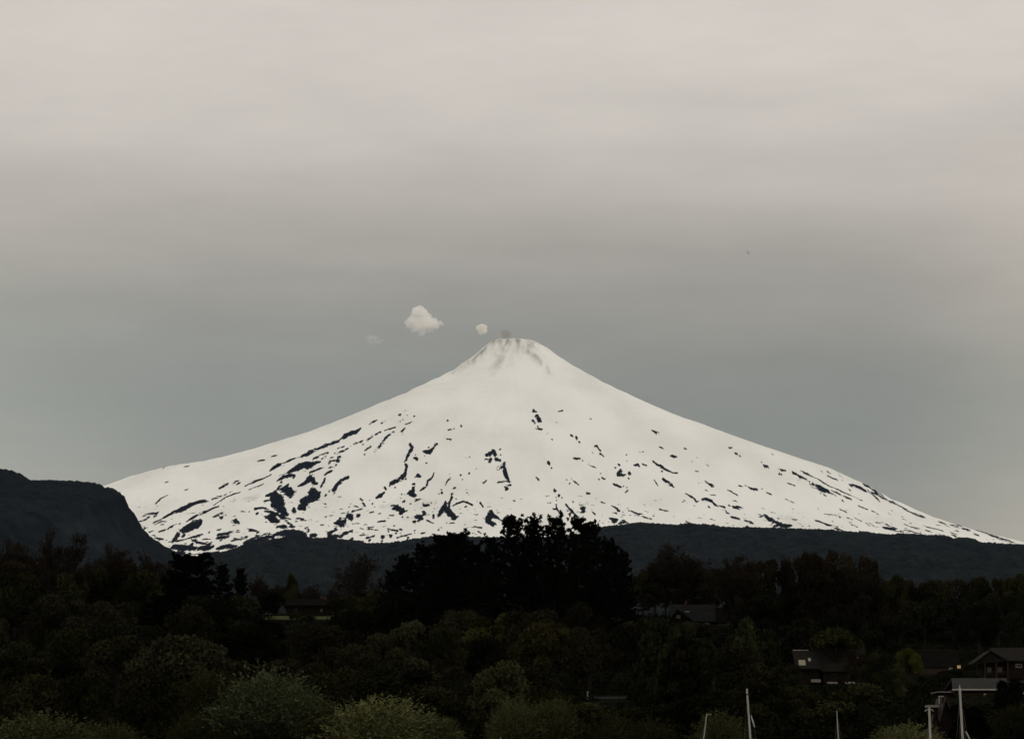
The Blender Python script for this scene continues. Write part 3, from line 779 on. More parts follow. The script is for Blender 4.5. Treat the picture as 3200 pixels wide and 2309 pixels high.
def proto_willow(seed, shoots=1500, per=17, stiff=0.6):
    """many feathery shoots fanning up and outward from a low crown"""
    rng = np.random.default_rng(seed)
    mb = MB(); C = []; A = []; T = []
    for k in range(5):
        a = k * 1.3
        limbs(rng, mb, (0.03 * math.cos(a), 0.03 * math.sin(a), -0.05), (0.2 * math.cos(a), 0.2 * math.sin(a), 0.55), 0.025, 5, 0.02)
    for k in range(shoots):
        u = unit(np.array([rng.normal(), rng.normal(), 0.35 + abs(rng.normal()) * 0.7]))
        base = u * [0.30, 0.30, 0.55] * (0.35 + 0.65 * rng.random()) + [0, 0, 0.06]
        d = unit(u * [1, 1, 0.8] + rng.normal(size=3) * 0.28 + [0, 0, stiff * 0.5])
        L = 0.14 + 0.16 * rng.random()
        s = np.sort(rng.random(per))
        P = base + d * (s * L)[:, None] + np.array([0, 0, -0.05]) * (s[:, None] ** 2) * (1 - stiff)
        P = P + rng.normal(size=P.shape) * 0.010
        C.append(P); A.append(np.tile(d, (per, 1)) + rng.normal(size=(per, 3)) * 0.45); T.append(np.full(per, 0.5 + 0.24 * rng.normal()) + 0.12 * rng.normal(size=per))
    C = np.concatenate(C); zt = np.percentile(C[:, 2], 99.8); ex = np.percentile(np.abs(C[:, 0]), 99.2)
    C = C * [0.5 / ex, 0.5 / ex, 1 / zt]
    C[:, 2] = np.maximum(C[:, 2], 0.0)
    cm = crown_mesh("crown", C, 0.0135, rng, np.concatenate(T), axis=unit(np.concatenate(A)), aspect=2.3)
    return [("trunk", mb.mesh("trunk"), M["bark"]), ("crown", cm, None)]


def proto_dome(seed, n=4200):
    """umbrella shaped crown over a bare forked trunk"""
    rng = np.random.default_rng(seed)
    mb = MB()
    mb.tube([(0, 0, -0.05), (0.01, 0, 0.2), (0, 0.01, 0.36)], [0.035, 0.028, 0.024], 7)
    C = []; N = []; T = []
    for k in range(11):
        a = k * 2.399; r_ = 0.30 * math.sqrt((k + 0.5) / 11) * 1.15
        c = np.array([r_ * math.cos(a), r_ * math.sin(a), 0.93 - 0.9 * r_ * r_ * 2.2 - 0.07])
        limbs(rng, mb, (0, 0, 0.34), c, 0.014, 4, 0.015)
    for k in range(26):
        a = k * 2.399; r_ = 0.40 * math.sqrt((k + 0.5) / 26)
        c = np.array([r_ * math.cos(a), r_ * math.sin(a), 0.90 - 1.45 * r_ * r_]); m_ = n // 26
        d = unit(rng.normal(size=(m_, 3)))
        P = c + d * [0.115, 0.115, 0.085] * (0.55 + 0.5 * rng.random((m_, 1)))
        C.append(P); N.append(d); T.append(np.full(m_, 0.5 + 0.2 * rng.normal()) + 0.15 * rng.normal(size=m_))
    cm = crown_mesh("crown", np.concatenate(C), 0.035, rng, np.concatenate(T), norm=np.concatenate(N), spread=0.9, aspect=1.3)
    return [("trunk", mb.mesh("trunk"), M["bark"]), ("crown", cm, None)]


PROTO = {
    "round": [proto_round(s, 8 + s % 4, 7500, size=0.034) for s in (1, 2, 3, 4, 5)],
    "airy": [proto_round(s, 14, 6000, 1.0, 0.10, 0.030, True) for s in (11, 12, 13)],
    "pine": [proto_pine(s) for s in (21, 22, 23, 24)],
    "flatpine": [proto_pine(25, 1.0, 12, True, 0.3)],
    "bare": [proto_bare(s) for s in (31, 32, 33)],
    "fan": [proto_bare(35, 0.95, 0.12, False, 12, 1500)],
    "poplar": [proto_bare(s, 0.95, 0.05, True, 12, 4500) for s in (41, 42, 43)],
    "cone": [proto_cone(s) for s in (51, 52)],
    "willow": [proto_willow(s) for s in (61, 62, 63)],
    "sage": [proto_willow(65, 1900, 18, 0.9)],
    "dome": [proto_dome(71)],
}
KIND = {   # object name, everyday word, own colour
    "round": ("broadleaf_tree", "tree", (0.0392, 0.0412, 0.0196)), "airy": ("broadleaf_tree", "tree", (0.0431, 0.0352, 0.0215)),
    "pine": ("pine_tree", "pine", (0.0120, 0.0150, 0.0105)), "flatpine": ("pine_tree", "pine", (0.008, 0.010, 0.007)),
    "bare": ("bare_tree", "tree", (0.0783, 0.0587, 0.0392)), "fan": ("bare_tree", "tree", (0.0783, 0.0587, 0.0392)), "poplar": ("poplar_tree", "tree", (0.0783, 0.0587, 0.0392)),
    "cone": ("cypress_tree", "tree", (0.0371, 0.0470, 0.0215)), "willow": ("shrub", "shrub", (0.1663, 0.1723, 0.0587)), "sage": ("willow_tree", "tree", (0.120, 0.140, 0.075)),
    "dome": ("umbrella_tree", "tree", (0.046, 0.050, 0.020)),
}
used = {}
K_D = 3200 / 2268.0       # the tree list is in pixels of the 2268 wide view


def plant(kind, x, ytop, ybase, w, label, group=None, colour=None, wh=1.0):
    var = PROTO[kind]
    i = used.get(kind, 0); used[kind] = i + 1
    pv = var[i % len(var)]
    name, cat, col = KIND[kind]
    Yb = max(312.0, Y_of_base(ybase * K_D))
    X0 = at(x * K_D, ybase * K_D, Yb)[0]
    z0 = float(G(X0, Yb))
    zt = at(x * K_D, ytop * K_D, Yb)[2]
    h = max(1.2, zt - z0)
    wm = w * K_D / F * Yb * 1.06
    rz = (i * 2.39 + x * 0.013) % 6.283
    e = empty(name, (X0, Yb, z0), rz)
    e.scale = (wm, wm * wh, h)
    tag(e, label, cat, group)
    colour = colour or col
    for pn, me, mat in pv:
        o = bpy.data.objects.new(pn, me)
        COL.objects.link(o); o.parent = e
        if mat is not None and len(me.materials) == 0:
            me.materials.append(mat)
        o.color = (*colour, 1)
    return e


DK = (0.0075, 0.0095, 0.006)
HAND = [
 # sky line, left
 ("poplar", 10, 1194, 1400, 70, "tall bare brown tree cut by the left edge of the photo, on the skyline"),
 ("poplar", 48, 1202, 1402, 66, "bare brown tree second from the left edge on the skyline"),
 ("poplar", 76, 1206, 1404, 60, "bare brown tree touching the left side of the twin dark skyline poplars"),
 ("poplar", 108, 1172, 1425, 62, "taller of the twin dark poplars on the left skyline, under the misty hill", None, (0.0565, 0.0490, 0.0339)),
 ("poplar", 158, 1182, 1425, 78, "shorter and wider of the twin dark poplars on the left skyline", None, (0.0565, 0.0490, 0.0339)),
 ("poplar", 196, 1232, 1404, 66, "lower bare brown tree just right of the twin dark poplars"),
 ("poplar", 240, 1206, 1400, 74, "tallest bare brown tree under the middle of the dark hill"),
 ("poplar", 272, 1216, 1400, 66, "bare brown tree touching the right side of the one under the middle of the hill"),
 ("bare", 302, 1214, 1400, 90, "bushy bare tree under the right shoulder of the dark hill"),
 ("poplar", 336, 1222, 1398, 70, "bare brown tree below the steep end of the dark hill"),
 ("bare", 372, 1240, 1398, 80, "low bare tree left of the flat-topped dark pine on the skyline"),
 ("airy", 20, 1236, 1412, 110, "brown thin-crowned tree in front of the bare ones at the left edge", None, (0.0332, 0.0282, 0.0189)),
 ("airy", 196, 1252, 1412, 110, "brown thin-crowned tree right of the foot of the twin poplars", None, (0.0332, 0.0282, 0.0189)),
 ("airy", 300, 1246, 1410, 120, "brown thin-crowned tree before the bushy bare one under the hill", None, (0.0332, 0.0282, 0.0189)),
 ("round", 240, 1256, 1412, 110, "dark leafy tree in front of the bare trees below the dark hill"),
 ("round", 140, 1262, 1425, 120, "dark leafy tree at the foot of the twin skyline poplars"),
 ("round", 36, 1268, 1425, 130, "dark leafy tree below the bare trees at the left edge"),
 ("round", 322, 1262, 1415, 110, "dark leafy tree left of the flat-topped skyline pine"),
 ("flatpine", 416, 1226, 1428, 104, "broad flat-topped dark pine on the skyline where the hill meets the snow", None, DK),
 ("pine", 490, 1248, 1425, 56, "spiky dark pine right of the flat-topped pine"),
 ("pine", 530, 1258, 1420, 46, "smaller spiky dark pine, second to the right of the flat-topped pine"),
 ("bare", 574, 1268, 1352, 60, "small bare tree between the spiky pines and the low house roof"),
 ("bare", 612, 1280, 1352, 54, "low bare tree behind the left end of the low house roof"),
 ("round", 594, 1312, 1374, 60, "dark leafy tree at the left end of the low house roof", None, (0.0138, 0.0175, 0.0095)),
 ("round", 646, 1270, 1352, 38, "small dark round-headed tree standing alone above the low house roof"),
 ("round", 656, 1354, 1378, 26, "small dark bush in the gap of the lawn strip"),
 ("round", 682, 1362, 1382, 34, "low dark bush at the lower edge of the lawn strip"),
 ("bare", 690, 1290, 1352, 60, "low bare tree behind the middle of the low house roof"),
 ("bare", 735, 1298, 1352, 56, "low bare tree between the low house roof and the fan-shaped bare tree"),
 ("fan", 796, 1212, 1398, 112, "fan-shaped bare tree standing out against the dark foothill"),
 ("round", 768, 1318, 1425, 86, "dark leafy tree at the left foot of the fan-shaped bare tree"),
 ("round", 838, 1305, 1440, 90, "dark leafy tree between the fan-shaped bare tree and the pines"),
 # pine grove
 ("pine", 866, 1262, 1450, 62, "lowest pine at the left end of the pine grove"),
 ("pine", 893, 1228, 1450, 80, "second pine from the left end of the grove, with a club-shaped top"),
 ("pine", 938, 1204, 1450, 92, "pine whose top just reaches the snow line left of the grove's broad pine"),
 ("pine", 982, 1184, 1455, 104, "left one of a close pair of broad pines left of the tallest pines"),
 ("pine", 1012, 1176, 1455, 112, "right one of a close pair of broad pines left of the tallest pines"),
 ("pine", 1052, 1200, 1450, 86, "lower pine in the dip left of the tall pines of the grove"),
 ("pine", 1090, 1186, 1455, 74, "slender pine against the dark lava patch of the snow"),
 ("pine", 1136, 1141, 1455, 92, "tall pine, leftmost of the four whose tops stand on the snow"),
 ("pine", 1182, 1142, 1455, 86, "tall pine, second of the four whose tops stand on the snow"),
 ("pine", 1232, 1138, 1460, 92, "tallest pine of the grove, left of the bright gap between the trunks"),
 ("pine", 1283, 1142, 1458, 82, "tall pine right of the bright gap in the grove"),
 ("pine", 1308, 1154, 1455, 80, "pine at the right shoulder of the grove, behind the last tall one"),
 ("pine", 1352, 1192, 1452, 78, "lower pine against the dark foothill right of the grove"),
 ("pine", 1380, 1218, 1445, 66, "last low pine at the right end of the grove"),
 ("pine", 960, 1272, 1470, 110, "dark pine low in front of the close pair of broad pines"),
 ("pine", 1068, 1252, 1475, 110, "dark pine low in front of the slender pine"),
 ("pine", 1158, 1238, 1478, 100, "dark pine in front of the two left tall pines"),
 ("pine", 1226, 1250, 1480, 100, "dark pine in front of the tallest pine"),
 ("pine", 1330, 1262, 1475, 110, "dark pine at the front right of the grove"),
 ("bare", 1142, 1290, 1470, 62, "thin bare brown tree in front of the dark pines"),
 # sky line, right
 ("round", 1424, 1266, 1362, 72, "brownish leafy tree beside the right end of the pine grove"),
 ("bare", 1474, 1200, 1362, 104, "tall bare tree with crooked limbs against the right foothill"),
 ("bare", 1522, 1210, 1362, 104, "bushy bare tree right of the crooked-limbed bare tree"),
 ("airy", 1566, 1254, 1362, 90, "low brown tree in the dip of the right skyline"),
 ("poplar", 1612, 1238, 1362, 66, "narrow bare tree right of the skyline dip"),
 ("poplar", 1646, 1228, 1400, 70, "taller narrow bare tree left of the clump of leafy skyline trees"),
 ("airy", 1684, 1234, 1400, 84, "brown tree joining the narrow bare trees to the leafy skyline clump"),
 ("airy", 1722, 1236, 1400, 84, "lower tree at the left of the leafy skyline clump"),
 ("airy", 1764, 1230, 1400, 76, "leafy skyline tree left of the two tallest of its clump"),
 ("airy", 1796, 1216, 1400, 76, "left one of the two tallest leafy trees of the right skyline clump"),
 ("airy", 1836, 1217, 1400, 80, "right one of the two tallest leafy trees of the right skyline clump"),
 ("airy", 1890, 1224, 1402, 90, "broad leafy skyline tree near the right end of its clump"),
 ("airy", 1934, 1234, 1400, 50, "narrow leafy tree that ends the right skyline clump"),
 ("round", 1978, 1276, 1410, 74, "dark tree in the low skyline just right of the leafy clump"),
 ("airy", 2026, 1282, 1408, 72, "low skyline tree above the dark long roof, left half"),
 ("round", 2072, 1284, 1410, 76, "low skyline tree above the dark long roof, right half"),
 ("airy", 2120, 1280, 1408, 72, "low skyline tree between the dark long roof and the chalet"),
 ("round", 2164, 1278, 1410, 76, "low skyline tree above the left gable of the chalet"),
 ("airy", 2208, 1276, 1408, 72, "low skyline tree above the roof of the chalet"),
 ("round", 2254, 1270, 1412, 80, "higher dark tree on the skyline at the right edge of the photo"),
 ("airy", 1450, 1262, 1362, 90, "brown thin-crowned tree before the crooked-limbed bare tree", None, (0.0332, 0.0282, 0.0189)),
 ("airy", 1512, 1256, 1362, 100, "brown thin-crowned tree before the bushy bare tree of the right skyline", None, (0.0332, 0.0282, 0.0189)),
 ("airy", 1630, 1262, 1408, 100, "brown thin-crowned tree before the narrow bare trees of the right skyline", None, (0.0332, 0.0282, 0.0189)),
 ("airy", 1812, 1262, 1412, 120, "brown thin-crowned tree before the two tallest of the leafy clump", None, (0.0298, 0.0264, 0.0189)),
 ("airy", 1912, 1268, 1412, 110, "brown thin-crowned tree before the right end of the leafy clump", None, (0.0298, 0.0264, 0.0189)),
 # middle of the wood
 ("round", 1094, 1358, 1500, 128, "round olive tree below the tall pines, left of two", None, (0.0616, 0.0659, 0.0217)),
 ("round", 1206, 1372, 1525, 136, "largest round olive-brown tree below the pine grove", None, (0.0519, 0.0493, 0.0198)),
 ("round", 1302, 1388, 1530, 118, "round brownish tree right of the largest olive-brown one", None, (0.0389, 0.0366, 0.0198)),
 ("round", 984, 1388, 1540, 104, "narrow olive tree below the left half of the pine grove", None, (0.0421, 0.0438, 0.0198)),
 ("cone", 1442, 1372, 1530, 92, "pointed green tree left of the grey-roofed house"),
 ("cone", 1500, 1384, 1545, 110, "pointed green tree in front of the grey house's dormer"),
 ("cone", 1560, 1412, 1555, 110, "pointed green tree below the middle of the grey house roof"),
 ("cone", 1654, 1366, 1540, 110, "tallest pointed green tree, right of the grey-roofed house"),
 ("cone", 1706, 1392, 1550, 96, "pointed green tree left of the skylight house"),
 ("dome", 1852, 1385, 1512, 116, "umbrella-shaped tree with a bright rim in front of the skylight house"),
 ("airy", 1898, 1436, 1518, 56, "thin-crowned tree over the right half of the skylight house's roof"),
 ("round", 1748, 1472, 1535, 56, "dark bush at the left corner of the skylight house"),
 ("round", 1942, 1446, 1525, 66, "dark leafy tree between the skylight house and the lime-green tree"),
 ("round", 2010, 1436, 1505, 58, "bright lime-green tree left of the dark long roof", None, (0.125, 0.135, 0.034)),
 ("round", 152, 1390, 1530, 120, "olive tree with a pointed top in the left of the wood", None, (0.0421, 0.0512, 0.0198)),
 ("round", 262, 1376, 1530, 120, "broad dark green tree right of the olive pointed one", None, (0.0324, 0.0403, 0.0217)),
 ("round", 62, 1418, 1560, 130, "olive tree low at the left edge, below the black part of the wood", None, (0.0357, 0.0438, 0.0198)),
 ("round", 388, 1470, 1590, 120, "olive tree left of the sage-green willow", None, (0.0389, 0.0438, 0.0198)),
 ("round", 452, 1418, 1560, 118, "dark brown-green tree below the flat-topped pine", None, (0.0292, 0.0311, 0.0198)),
 ("round", 560, 1392, 1510, 110, "dark brownish tree below the left end of the lawn", None, (0.0308, 0.0293, 0.0198)),
 ("round", 735, 1388, 1510, 110, "dark brownish tree below the right end of the lawn", None, (0.0324, 0.0311, 0.0198)),
 ("round", 838, 1470, 1590, 96, "small round tree right of and above the sage-green willow", None, (0.0357, 0.0403, 0.0217)),
 ("round", 916, 1478, 1600, 140, "broad dark brown tree above the yellow-green shrub", None, (0.0260, 0.0256, 0.0177)),
 ("round", 1012, 1508, 1625, 120, "dark round tree right of the yellow-green shrub", None, (0.0276, 0.0293, 0.0177)),
 # foot of the wood
 ("sage", 590, 1484, 1665, 250, "sage-green feathery willow at the foot of the wood"),
 ("willow", 720, 1556, 1680, 110, "olive shrub between the sage willow and the yellow-green shrub", None, (0.1094, 0.1163, 0.0534)),
 ("willow", 842, 1544, 1690, 270, "broad yellow-green shrub right of the sage willow", None, (0.1853, 0.1970, 0.0906)),
 ("willow", 966, 1584, 1690, 120, "small yellow-green shrub right of the broad yellow-green one", None, (0.1412, 0.1502, 0.0690)),
 ("willow", 96, 1578, 1700, 260, "broad yellow-green shrub in the bottom left corner", None, (0.1624, 0.1727, 0.0794)),
 ("willow", 1146, 1546, 1680, 130, "upright olive shrub at the middle of the bottom edge", None, (0.1094, 0.1163, 0.0534)),
 ("willow", 1232, 1548, 1680, 120, "olive shrub right of the middle of the bottom edge", None, (0.1094, 0.1163, 0.0534)),
 ("willow", 1340, 1574, 1680, 130, "low olive shrub left of the shortest bright mast", None, (0.0918, 0.0977, 0.0449)),
 ("willow", 1594, 1576, 1690, 120, "green shrub between the two left masts", None, (0.1094, 0.1163, 0.0534)),
 ("willow", 2010, 1604, 1700, 170, "grassy yellow-green shrub left of the A-frame cabin", None, (0.1853, 0.1970, 0.0906)),
 ("willow", 250, 1600, 1690, 130, "olive shrub right of the corner shrub", None, (0.0846, 0.0902, 0.0414)),
 ("willow", 440, 1578, 1680, 140, "dark olive shrub left of the sage willow", None, (0.0742, 0.0789, 0.0363)),
 ("willow", 1440, 1590, 1680, 120, "dark olive shrub at the foot of the shortest bright mast", None, (0.0776, 0.0826, 0.0381)),
 ("round", 1935, 1560, 1670, 120, "dark leafy tree behind the mast in front of the skylight house", None, (0.0292, 0.0347, 0.0198)),
 ("round", 1985, 1478, 1560, 56, "pale slender tree under the lime-green one", None, (0.0584, 0.0622, 0.0317)),
 ("round", 2150, 1560, 1660, 96, "dark tree in front of the grey roofed building, right of the tall mast", None, DK),
 ("round", 2236, 1502, 1600, 62, "black bushy tree at the right end of the pale grey roof", None, DK),
 ("round", 2252, 1590, 1680, 90, "dark shrub in the bottom right corner", None, (0.0260, 0.0274, 0.0177)),
 ("round", 2118, 1480, 1530, 70, "dark round bush before the lit window of the long roof", None, (0.0260, 0.0293, 0.0198)),
]
for h in HAND:
    plant(*h)

# windows of the view in which nearer trees must not cover a roof or the lawn: x0, x1, y0, y1 (2268 wide view), northing
KEEP = [(628, 742, 1324, 1346, 800), (612, 722, 1358, 1374, 788), (1486, 1600, 1340, 1376, 740), (1756, 1912, 1428, 1512, 555), (2018, 2112, 1434, 1490, 590),
        (2150, 2268, 1430, 1500, 575), (2066, 2222, 1500, 1556, 470), (2038, 2130, 1545, 1640, 335), (1310, 1392, 1542, 1556, 470), (1992, 2030, 1436, 1484, 560)]
rr = random.Random(5)
FILL = []
for row, (yb, hh, ww, step) in enumerate([(1416, 110, 100, 84), (1462, 128, 118, 100), (1520, 146, 134, 116), (1582, 150, 144, 124), (1652, 150, 150, 126)]):
    x = -190 + rr.random() * 60
    while x < 2480:
        w_ = ww * (0.75 + 0.5 * rr.random()); h_ = hh * (0.72 + 0.5 * rr.random()); b_ = yb + rr.uniform(-18, 18)
        FILL.append([x, b_ - h_, b_, w_]); x += step * (0.75 + 0.5 * rr.random())
n_fill = 0
for x, yt, yb, w_ in FILL:
    Yb = Y_of_base(yb * K_D)
    skip = False
    for x0, x1, y0, y1, Yh in KEEP:
        if Yb < Yh + 14 and x + w_ * 0.5 > x0 and x - w_ * 0.5 < x1 and yt < y1 and yb > y0:
            if yb - (y1 + 2) > 34:
                yt = y1 + 3; w_ = min(w_, (yb - yt) * 1.5)
            elif Yb < Yh + 14:
                skip = True
        if abs(x - (x0 + x1) / 2) < (x1 - x0) / 2 + w_ * 0.4 and abs(Yb - Yh) < 9:
            skip = True
    if skip or (x > 2030 and Yb < 345 and x < 2140):
        continue
    side = "left" if x < 760 else ("middle" if x < 1420 else "right")
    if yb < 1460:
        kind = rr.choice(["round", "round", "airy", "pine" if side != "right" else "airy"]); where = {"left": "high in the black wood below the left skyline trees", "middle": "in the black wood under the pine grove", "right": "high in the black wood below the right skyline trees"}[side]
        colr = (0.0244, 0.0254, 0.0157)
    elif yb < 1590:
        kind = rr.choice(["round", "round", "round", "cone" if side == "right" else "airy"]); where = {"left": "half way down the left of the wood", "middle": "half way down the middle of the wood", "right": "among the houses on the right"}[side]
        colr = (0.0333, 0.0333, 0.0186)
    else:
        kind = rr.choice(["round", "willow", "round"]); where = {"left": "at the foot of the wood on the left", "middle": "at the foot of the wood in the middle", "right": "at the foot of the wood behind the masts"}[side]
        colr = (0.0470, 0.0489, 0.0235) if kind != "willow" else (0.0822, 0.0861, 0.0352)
    if kind == "pine":
        colr = None
    word = {"round": "dark round-crowned tree", "airy": "dark thin-crowned tree", "pine": "black pine", "cone": "dark pointed tree", "willow": "dark feathery shrub"}[kind]
    alike = {"round": "dark round tree", "airy": "dark thin-crowned tree", "pine": "plain black pine", "cone": "dark pointed tree", "willow": "dull feathery shrub"}[kind]
    j = 0.5 + 1.25 * rr.random() ** 1.4
    if kind == "willow":
        j = 0.35 + 0.3 * rr.random()
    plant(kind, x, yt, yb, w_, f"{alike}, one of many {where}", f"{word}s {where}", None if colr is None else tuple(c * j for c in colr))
    n_fill += 1

# low growth that covers the ground between the trunks
rng = np.random.default_rng(99)
n = 14000
uy = 305 + 620 * rng.random(n) ** 1.1
ux = uy * (rng.random(n) - 0.5) * 0.42
keepm = np.ones(n, bool)
pxu, pyu = to_px(ux, uy, G(ux, uy) + 0.6)
pxu /= K_D; pyu /= K_D
for x0, x1, y0, y1, Yh in KEEP:
    keepm &= ~((pxu > x0 - 6) & (pxu < x1 + 6) & (np.abs(uy - Yh - 3) < 12))
    keepm &= ~((pxu > x0) & (pxu < x1) & (pyu > y0 - 8) & (pyu < y1 + 2) & (uy < Yh))
ux, uy = ux[keepm], uy[keepm]; n = len(ux)
per = 9
C = np.stack([ux, uy, G(ux, uy) + 0.2], -1)[:, None, :] + rng.normal(size=(n, per, 3)) * [0.7, 0.7, 0.55]
C = C.reshape(-1, 3)
C[:, 2] = np.maximum(C[:, 2], G(C[:, 0], C[:, 1]) + 0.05)
me = crown_mesh("undergrowth", C, 0.42, rng, np.repeat(0.5 + 0.25 * rng.normal(size=n), per), norm=np.tile([0, 0, 1.0], (len(C), 1)), spread=0.8)
u_ = link("undergrowth", me)
u_.color = (0.012, 0.013, 0.006, 1)
tag(u_, "dark bushes and bracken covering the ground under the trees", "undergrowth", kind="stuff")
# ------------------------------------------------------------------ houses
M["shingle"] = noisy_mat("grey_shingles", (0.024, 0.022, 0.020), (0.058, 0.053, 0.048), 1.4, 0.9, 0.03, detail=8, bump=0.4, stretch=(1, 1, 3))
M["slate"] = noisy_mat("slate_roof", (0.022, 0.0235, 0.023), (0.036, 0.038, 0.037), 0.8, 0.85, 0.05, detail=6, stretch=(1, 1, 2))
M["zinc"] = noisy_mat("zinc_roof", (0.052, 0.053, 0.052), (0.075, 0.076, 0.075), 0.6, 0.8, 0.05, detail=5)
M["tar"] = noisy_mat("dark_roof", (0.012, 0.011, 0.010), (0.024, 0.022, 0.020), 1.2, 0.9, 0.0, detail=7, bump=0.3)
M["timber"] = noisy_mat("dark_timber", (0.016, 0.012, 0.009), (0.034, 0.026, 0.021), 2.0, 0.8, 0.15, stretch=(4, 4, 0.4))
M["brown"] = noisy_mat("brown_boards", (0.06, 0.042, 0.034), (0.10, 0.072, 0.058), 2.0, 0.8, 0.15, stretch=(4, 4, 0.4))
M["brick"] = noisy_mat("reddish_boards", (0.085, 0.045, 0.032), (0.13, 0.07, 0.05), 1.5, 0.85, 0.1)
M["plaster"] = noisy_mat("pale_plaster", (0.42, 0.41, 0.38), (0.55, 0.53, 0.49), 1.2, 0.85, 0.1)
M["white"] = noisy_mat("white_paint", (0.68, 0.67, 0.63), (0.80, 0.79, 0.75), 2.0, 0.5, 0.3)
M["cream"] = noisy_mat("cream_sheet", (0.62, 0.60, 0.42), (0.74, 0.71, 0.52), 1.5, 0.7, 0.2)
M["glass"], nt, b = new_mat("window_glass")
b.inputs["Base Color"].default_value = (0.02, 0.024, 0.026, 1); b.inputs["Roughness"].default_value = 0.06
M["lamp"], nt, b = new_mat("lit_window")
nz = nd(nt, "ShaderNodeTexNoise"); nz.inputs["Scale"].default_value = 1.3
rp = nd(nt, "ShaderNodeValToRGB"); rp.color_ramp.elements[0].color = (0.55, 0.30, 0.12, 1); rp.color_ramp.elements[1].color = (1.0, 0.72, 0.36, 1)
tcn = nd(nt, "ShaderNodeTexCoord"); nt.links.new(tcn.outputs["Object"], nz.inputs["Vector"]); nt.links.new(nz.outputs["Fac"], rp.inputs["Fac"])
nt.links.new(rp.outputs["Color"], b.inputs["Emission Color"]); b.inputs["Emission Strength"].default_value = 0.42
b.inputs["Base Color"].default_value = (0.2, 0.15, 0.1, 1)


class House:
    """a house that stands at northing Y; lx/lz turn photograph pixels on its front plane into local metres"""
    def __init__(self, name, label, cat, sx, sybase, Y, rz=0.0, group=None):
        x0, _, z0 = at(sx, sybase, Y)
        self.Y = Y; self.x0 = x0; self.z0 = min(z0, float(G(x0, Y)) + 0.15)
        self.root = tag(empty(name, (x0, Y, self.z0), rz), label, cat, group)

    def lx(self, sx): return at(sx, 1500, self.Y)[0] - self.x0
    def lz(self, sy, back=0.0):
        return at(1600, sy, self.Y + back)[2] - self.z0

    def part(self, name, mat, mb, parent=None, label=None):
        o = mb.build(name, mat, parent or self.root)
        if label: o["label"] = label
        return o

    def window(self, sx0, sx1, sy0, sy1, y=-0.06, lit=False, frame="white", mull=1):
        x0, x1, z1, z0 = self.lx(sx0), self.lx(sx1), self.lz(sy0), self.lz(sy1)
        t = 0.09
        f = MB()
        f.box(x0, x1, y - 0.05, y + 0.05, z1 - t, z1); f.box(x0, x1, y - 0.05, y + 0.05, z0, z0 + t)
        f.box(x0, x0 + t, y - 0.05, y + 0.05, z0 + t, z1 - t); f.box(x1 - t, x1, y - 0.05, y + 0.05, z0 + t, z1 - t)
        for k in range(mull):
            xm = x0 + (x1 - x0) * (k + 1) / (mull + 1)
            f.box(xm - 0.03, xm + 0.03, y - 0.04, y + 0.04, z0 + t, z1 - t)
        w = self.part("window", M[frame], f)
        g = MB(); g.box(x0 + t, x1 - t, y + 0.0, y + 0.02, z0 + t, z1 - t)
        self.part("pane", M["lamp" if lit else "glass"], g, w)
        return w


def slope_x(mb, x0, x1, yf, zf, yr, zr, yb, zb, th=0.22):
    """roof with its ridge along x: front eave (yf,zf), ridge (yr,zr), back eave (yb,zb)"""
    mb.prism_x([(yf, zf), (yr, zr), (yb, zb), (yb, zb - th), (yr, zr - th * 1.1), (yf, zf - th)], x0, x1)


def slope_y(mb, y0, y1, xl, zl, xr, zr, xe, ze, th=0.22):
    """roof with its ridge along y: left eave (xl,zl), ridge (xr,zr), right eave (xe,ze)"""
    mb.prism_y([(xl, zl), (xl, zl - th), (xr, zr - th * 1.1), (xe, ze - th), (xe, ze), (xr, zr)][::-1], y0, y1)


# low house above the lawn
H = House("house", "low house with a long dark roof above the yellow-green lawn", "house", 968, 1921, 800)
zr, ze = H.lz(1871, 4.5), H.lz(1890)
b = MB(); b.box(H.lx(896), H.lx(1042), 1.4, 9, -0.6, ze + 0.1); H.part("wall", M["timber"], b)
b = MB(); slope_x(b, H.lx(886), H.lx(1052), -0.3, ze, 4.5, zr, 9.6, ze - 0.2); rf = H.part("roof", M["tar"], b)
b = MB(); b.box(H.lx(1012), H.lx(1020), 4.0, 4.8, zr - 0.6, zr + 0.8); H.part("chimney", M["brick"], b, rf)
b = MB()
for sx in (900, 934, 968, 1002, 1038): b.box(H.lx(sx) - 0.1, H.lx(sx) + 0.1, 0.1, 0.3, -0.6, ze - 0.2)
H.part("porch_posts", M["timber"], b)
for a in (920, 1000): H.window(a, a + 12, 1899, 1912, 1.34, frame="timber")
lw = np.linspace(-26, 26, 30)
lx0 = at(944, 1930, 785)[0]
LX, LY = np.meshgrid(lx0 + np.linspace(-9.5, 9.5, 24), np.linspace(773, 799, 24))
lawn = link("lawn", grid_mesh("lawn", LX, LY, G(LX, LY) + 0.12), M["lawn"], smooth=True)
tag(lawn, "strip of yellow-green mown lawn below the low house", "lawn", kind="structure")

